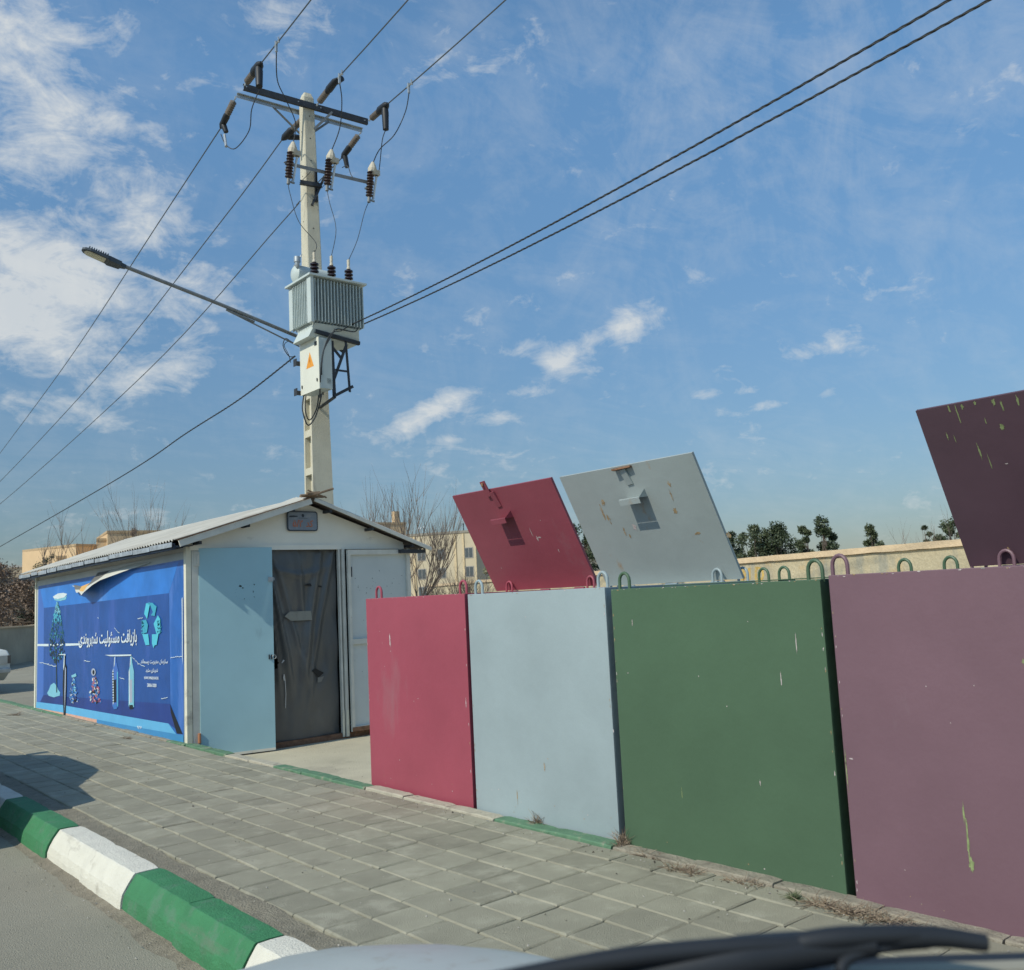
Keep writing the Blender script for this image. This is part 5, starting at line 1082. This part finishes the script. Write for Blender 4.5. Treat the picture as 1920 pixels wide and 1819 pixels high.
# dry weeds along the inner kerb
wd = [attr_leaf('dry_weed', (.14, .10, .07), (.34, .27, .19)), attr_leaf('green_weed', (.06, .09, .04), (.14, .16, .08))]
def weed(x, y, s, n, label, mi=0, flatt=0, seed=0):
    rnd = random.Random(seed); b = MB(); o = V((x, y, -.005))
    for i in range(n):
        a = rnd.uniform(0, 6.28); e = rnd.uniform(.2, 1.3) if not flatt else rnd.uniform(.05, .6); L_ = s*rnd.uniform(.5, 1.2); d = V((math.cos(a)*math.cos(e), math.sin(a)*math.cos(e), math.sin(e))); q = o+V((rnd.uniform(-1, 1)*s*.3, rnd.uniform(-1, 1)*s*(.3 if not flatt else 1.2), 0))
        m_ = q+d*L_*.5+V((rnd.uniform(-1, 1), rnd.uniform(-1, 1), 0))*s*.12; b.tube([q, m_, m_+(d+V((rnd.uniform(-1, 1), rnd.uniform(-1, 1), rnd.uniform(-.8, .3)))*.7)*L_*.4], .0018, 3, 0, False, [.002, .0015, .0006])
    tag(b.build('weed', wd[mi]), label, 'weed', 'dry weeds along the inner kerb')
for i, (px, py, s, n, lab, mi, fl_) in enumerate([(1008, 1543, .085, 70, 'dry weed tuft at the foot of the pale grey bin', 0, 0), (1170, 1583, .10, 110, 'dry weed tuft at the gap between the grey and green bins', 0, 0), (1215, 1602, .06, 70, 'flattened brown weed just past the grey bin gap', 0, 1), (1285, 1632, .075, 130, 'dark brown weed mat below the left half of the green bin', 0, 1),
    (1395, 1655, .06, 90, 'small brown weed below the middle of the green bin', 0, 1), (1490, 1684, .05, 90, 'greenish weed below the right half of the green bin', 1, 0), (1560, 1700, .085, 160, 'wide brown weed where the green bin ends', 0, 1), (1630, 1720, .09, 170, 'dense brown weed below the left corner of the plum bin', 0, 1), (1700, 1735, .07, 130, 'brown weed furthest right under the plum bin', 0, 1), (30, 1340, .12, 60, 'dead weed on broken kerb at the far left edge', 0, 1), (240, 1383, .06, 40, 'thin weed at the foot of the blue banner', 0, 1)]):
    p_ = at_z(px, py, 0.005); weed(p_.x, p_.y, s, n, lab, mi, fl_, i)
# grit and leaf litter
rnd = random.Random(3); b = MB()
for i in range(900):
    k = rnd.random()
    if k < .45: x, y = rnd.uniform(1.75, 3.4), rnd.uniform(1.5, 14)
    elif k < .7: x, y = 1.51-abs(rnd.gauss(0, .12)), rnd.uniform(2.5, 12)
    elif k < .85: x, y = 3.40-abs(rnd.gauss(0, .05)), rnd.uniform(1.2, 6)
    else: x, y = rnd.uniform(3.6, 5.4), rnd.uniform(6, 9.2)
    z = (.002 if 1.74 < x < 3.5 else RZ+.004); s = rnd.uniform(.002, .006)*(1.5 if rnd.random() < .1 else 1)
    b.add([(x+s*math.cos(t*2.1+i), y+s*math.sin(t*2.1+i), z+(s*.6 if t == 1 else 0)) for t in range(3)]+[(x, y, z+s)], [(0, 1, 3), (1, 2, 3), (2, 0, 3)], rnd.choice((0, 0, 1)))
o = b.build('grit', [mat('pale_grit', (.38, .36, .32), .9), mat('dark_grit', (.08, .07, .055), .9)]); tag(o, 'scattered grit and leaf litter on road and pavement', 'grit'); o['kind'] = 'stuff'

# ------------------------------------------------------------------ vehicles
def car(nm, loc, rz, label, paint, L_=4.3, Wd_=1.62, H=1.42, prof=None):
    root = thing(nm, V(loc), label, 'car'); root.rotation_euler = (0, 0, rz); glass = mat('car_glass', (.03, .035, .04), .1, spec=.8)
    def kid(b, n_, m, par, **k):
        o = b.build(n_, m, None, **k); o.parent = par; return o
    prof = prof or [(-2.1, .45), (-2.12, .72), (-2.05, .86), (-1.35, .93), (-.75, 1.38), (-.5, 1.42), (.35, 1.42), (.55, 1.38), (1.05, .93), (2.0, .84), (2.12, .74), (2.14, .42), (1.9, .25), (-1.9, .25)]
    b = MB(); w = Wd_/2; N_ = len(prof)
    def wdt(z): return w if z < .9 else w-.20*(z-.9)/.5
    for s in (-1, 1):
        for (x, z) in prof: b.v.append(V((x, s*wdt(z), z)))
    b.f.append(tuple(range(N_))); b.f.append(tuple(range(N_, 2*N_))[::-1]); b.m += [0, 0]
    for i in range(N_): b.f.append((i, N_+i, N_+(i+1) % N_, (i+1) % N_)); b.m.append(0)
    bd = kid(b, 'body', paint, root, bevel=.035)
    for s in (-1, 1):
        b = MB(); y = lambda z: s*(wdt(z)+.004); b.add([(-1.15, y(.95), .95), (.95, y(.95), .95), (.48, y(1.34), 1.34), (-.68, y(1.34), 1.34)], [(0, 1, 2, 3)]); kid(b, 'side_window', glass, root)
    b = MB(); b.add([(1.06, -.62, .945), (1.06, .62, .945), (.58, .56, 1.36), (.58, -.56, 1.36)], [(0, 1, 2, 3)]); kid(b, 'windscreen', glass, root)
    b = MB(); b.add([(-1.37, .62, .945), (-1.37, -.62, .945), (-.78, -.56, 1.36), (-.78, .56, 1.36)], [(0, 1, 2, 3)]); kid(b, 'rear_window', glass, root)
    tyre = mat('tyre_rubber', (.02, .02, .02), .9)
    for x in (-1.3, 1.32):
        for s in (-1, 1):
            b = MB(); b.lathe((x, s*(w-.17), .30), (x, s*(w+.005), .30), [(0, .26), (.02, .30), (.15, .30), (.17, .26)], 24); wh = kid(b, 'wheel', tyre, root, smooth=True)
            b = MB(); b.lathe((x, s*(w-.02), .30), (x, s*(w+.012), .30), [(0, .17), (.03, .16)], 20); kid(b, 'rim', galv, wh)
    for x, n_, m in ((2.15, 'bumper', galv), (-2.13, 'bumper', galv)): b = MB(); b.box((x-.05, -w+.02, .40), (x+.05, w-.02, .50)); kid(b, n_, m, root, bevel=.02)
    for s in (-1, 1): b = MB(); b.box((2.08, s*.60-.14, .58), (2.155, s*.60+.14, .74)); kid(b, 'headlight', mat('headlight_glass', (.45, .45, .42), .2, spec=.8), root)
    b = MB(); b.box((2.09, -.44, .58), (2.15, .44, .74)); kid(b, 'grille', blackp, root)
    for s in (-1, 1): b = MB(); b.box((2.04, s*w-s*.17-.0, .58), (2.13, s*w+s*.004, .74)); kid(b, 'indicator', mat('grey_lamp_lens', (.12, .11, .10), .3), root)
    for s in (-1, 1): b = MB(); b.box((.80, s*(w+.02)-.09, .98), (.92, s*(w+.02)+.09, 1.12)); kid(b, 'wing_mirror', blackp, root, bevel=.02)
    return root
whitep = mat('white_car_paint', (.55, .57, .54), .3, spec=.6); silver = mat('silver_car_paint', (.45, .48, .49), .35, .3)
# corner of an old white car at the left edge
cc = azel(12.02, 0, 21.4)
cth = R(-78); ch_ = V((math.cos(cth), math.sin(cth), 0)); cs_ = V((-ch_.y, ch_.x, 0)); cc = cc-ch_*2.14-cs_*.80
car('parked_car', (cc.x, cc.y, RZ), cth, 'front corner of an old white saloon car at the left edge', whitep)
car('parked_car', (.47, 9.05, RZ), R(90), 'silver car just outside the left edge whose shadow falls on the pavement', silver, H=1.42)
# the car the picture is taken from: bonnet, cowl and wiper
own = thing('own_car', V((.35, 1.0, RZ)), 'silver bonnet and black wiper of the car in the foreground', 'car')
b = MB(); nx_, ny_ = 24, 24
xl, xr = -.40, 1.16
def bz(x, y):
    rho = ((abs(x-.38)/.72)**4+(max(0, y-.2)/1.32)**4)**.25
    return .738 - .022*rho*rho - 1.1*max(0, rho-.86)**2 + .006*math.exp(-((x-.80)/.06)**2)
for side in (0, 1):
    for j in range(ny_+1):
        for i in range(nx_+1):
            x = xl+(xr-xl)*i/nx_; y = .70+1.0*j/ny_; b.v.append(V((x, y, bz(x, y)-.02*side)))
    o_ = side*(nx_+1)*(ny_+1)
    for j in range(ny_):
        for i in range(nx_): a = o_+j*(nx_+1)+i; q_ = (a, a+1, a+nx_+2, a+nx_+1); b.f.append(q_ if not side else q_[::-1]); b.m.append(0)
b.build('bonnet', mat('own_car_paint', (.42, .45, .43), .42, .1, var=.04, scale=6, spec=.5, dirt=((.36, .35, .31), .6, 30, .55)), own, smooth=True)
for x_ in (xr, xl): b = MB(); b.prism([(x_-.01, .70, .58), (x_-.01, 1.70, .40), (x_-.01, 1.72, .0), (x_-.01, .70, -.02)], (.02, 0, 0)); b.build('wing', silver, own)
b = MB(); b.box((xl, 1.70, .05), (xr, 1.78, .50)); b.build('bumper', silver, own, bevel=.03)
for (xx) in (xl+.02, xr-.22):
    b = MB(); b.lathe((xx, 1.25, RZ+.31), (xx+.2, 1.25, RZ+.31), [(0, .27), (.02, .31), (.18, .31), (.2, .27)], 24)
    b.build('wheel', mat('tyre_rubber', (.02, .02, .02), .9), own, smooth=True)
def cw(px, py, dist): return CAMP+ray(px, py)*dist
def ribbon(nm, top, low, th, m):
    b = MB(); P_ = curve(top, 6); Q_ = curve(low, 6); k = len(P_)
    b.v += P_+Q_+[p-V((0, 0, th)) for p in P_]+[p-V((0, 0, th)) for p in Q_]
    for i in range(k-1): b.f += [(i, k+i, k+i+1, i+1), (2*k+i, 2*k+i+1, 3*k+i+1, 3*k+i), (i, i+1, 2*k+i+1, 2*k+i), (k+i, 3*k+i, 3*k+i+1, k+i+1)]; b.m += [0]*4
    return b.build(nm, m, own, smooth=True)
ribbon('cowl', [cw(1180, 1850, .80), cw(1320, 1826, .82), cw(1500, 1806, .86), cw(1700, 1792, .92), cw(1990, 1784, 1.0)], [cw(1180, 2000, .70), cw(1320, 1990, .70), cw(1500, 1985, .72), cw(1700, 1980, .76), cw(1990, 1975, .82)], .03, blackp)
ribbon('sunlit_cowl_band', [cw(1560, 1812, .835), cw(1700, 1806, .86), cw(1850, 1802, .90), cw(1990, 1797, .95)], [cw(1560, 1822, .82), cw(1700, 1822, .845), cw(1850, 1819, .885), cw(1990, 1816, .93)], .004, mat('sunlit_cowl_tone', (.30, .28, .22), .7))  # beige strip: the sunlit part of the cowl put into the colour
def limb(b, pts, r0, rs_): q = curve(pts, 6); n_ = len(q); b.tube(q, r0, 10, 0, True, [rs_[0]+(rs_[1]-rs_[0])*min(1, 2*i/(n_-1)) + (rs_[2]-rs_[1])*max(0, 2*i/(n_-1)-1) for i in range(n_)])
wi = MB(); limb(wi, [cw(1080, 1863, .78), cw(1200, 1835, .785), cw(1330, 1808, .79), cw(1450, 1789, .80), cw(1560, 1776, .81), cw(1640, 1769, .815)], .01, (.012, .016, .009))
limb(wi, [cw(1620, 1767, .815), cw(1680, 1759, .82), cw(1760, 1757, .83), cw(1850, 1768, .84)], .01, (.007, .008, .006))
limb(wi, [cw(1450, 1789, .798), cw(1520, 1765, .80), cw(1640, 1754, .812), cw(1760, 1752, .83)], .008, (.007, .008, .006))
wi = wi.build('wiper', blackp, own, True)
b = MB(); limb(b, [cw(820, 1859, .755), cw(1000, 1825, .76), cw(1180, 1795, .77), cw(1380, 1775, .785), cw(1520, 1770, .80)], .006, (.005, .0075, .006)); limb(b, [cw(1575, 1825, .80), cw(1590, 1798, .805), cw(1650, 1778, .815), cw(1740, 1769, .83)], .004, (.0045, .004, .004))
b.build('wiper_blade', blackp, wi, True)
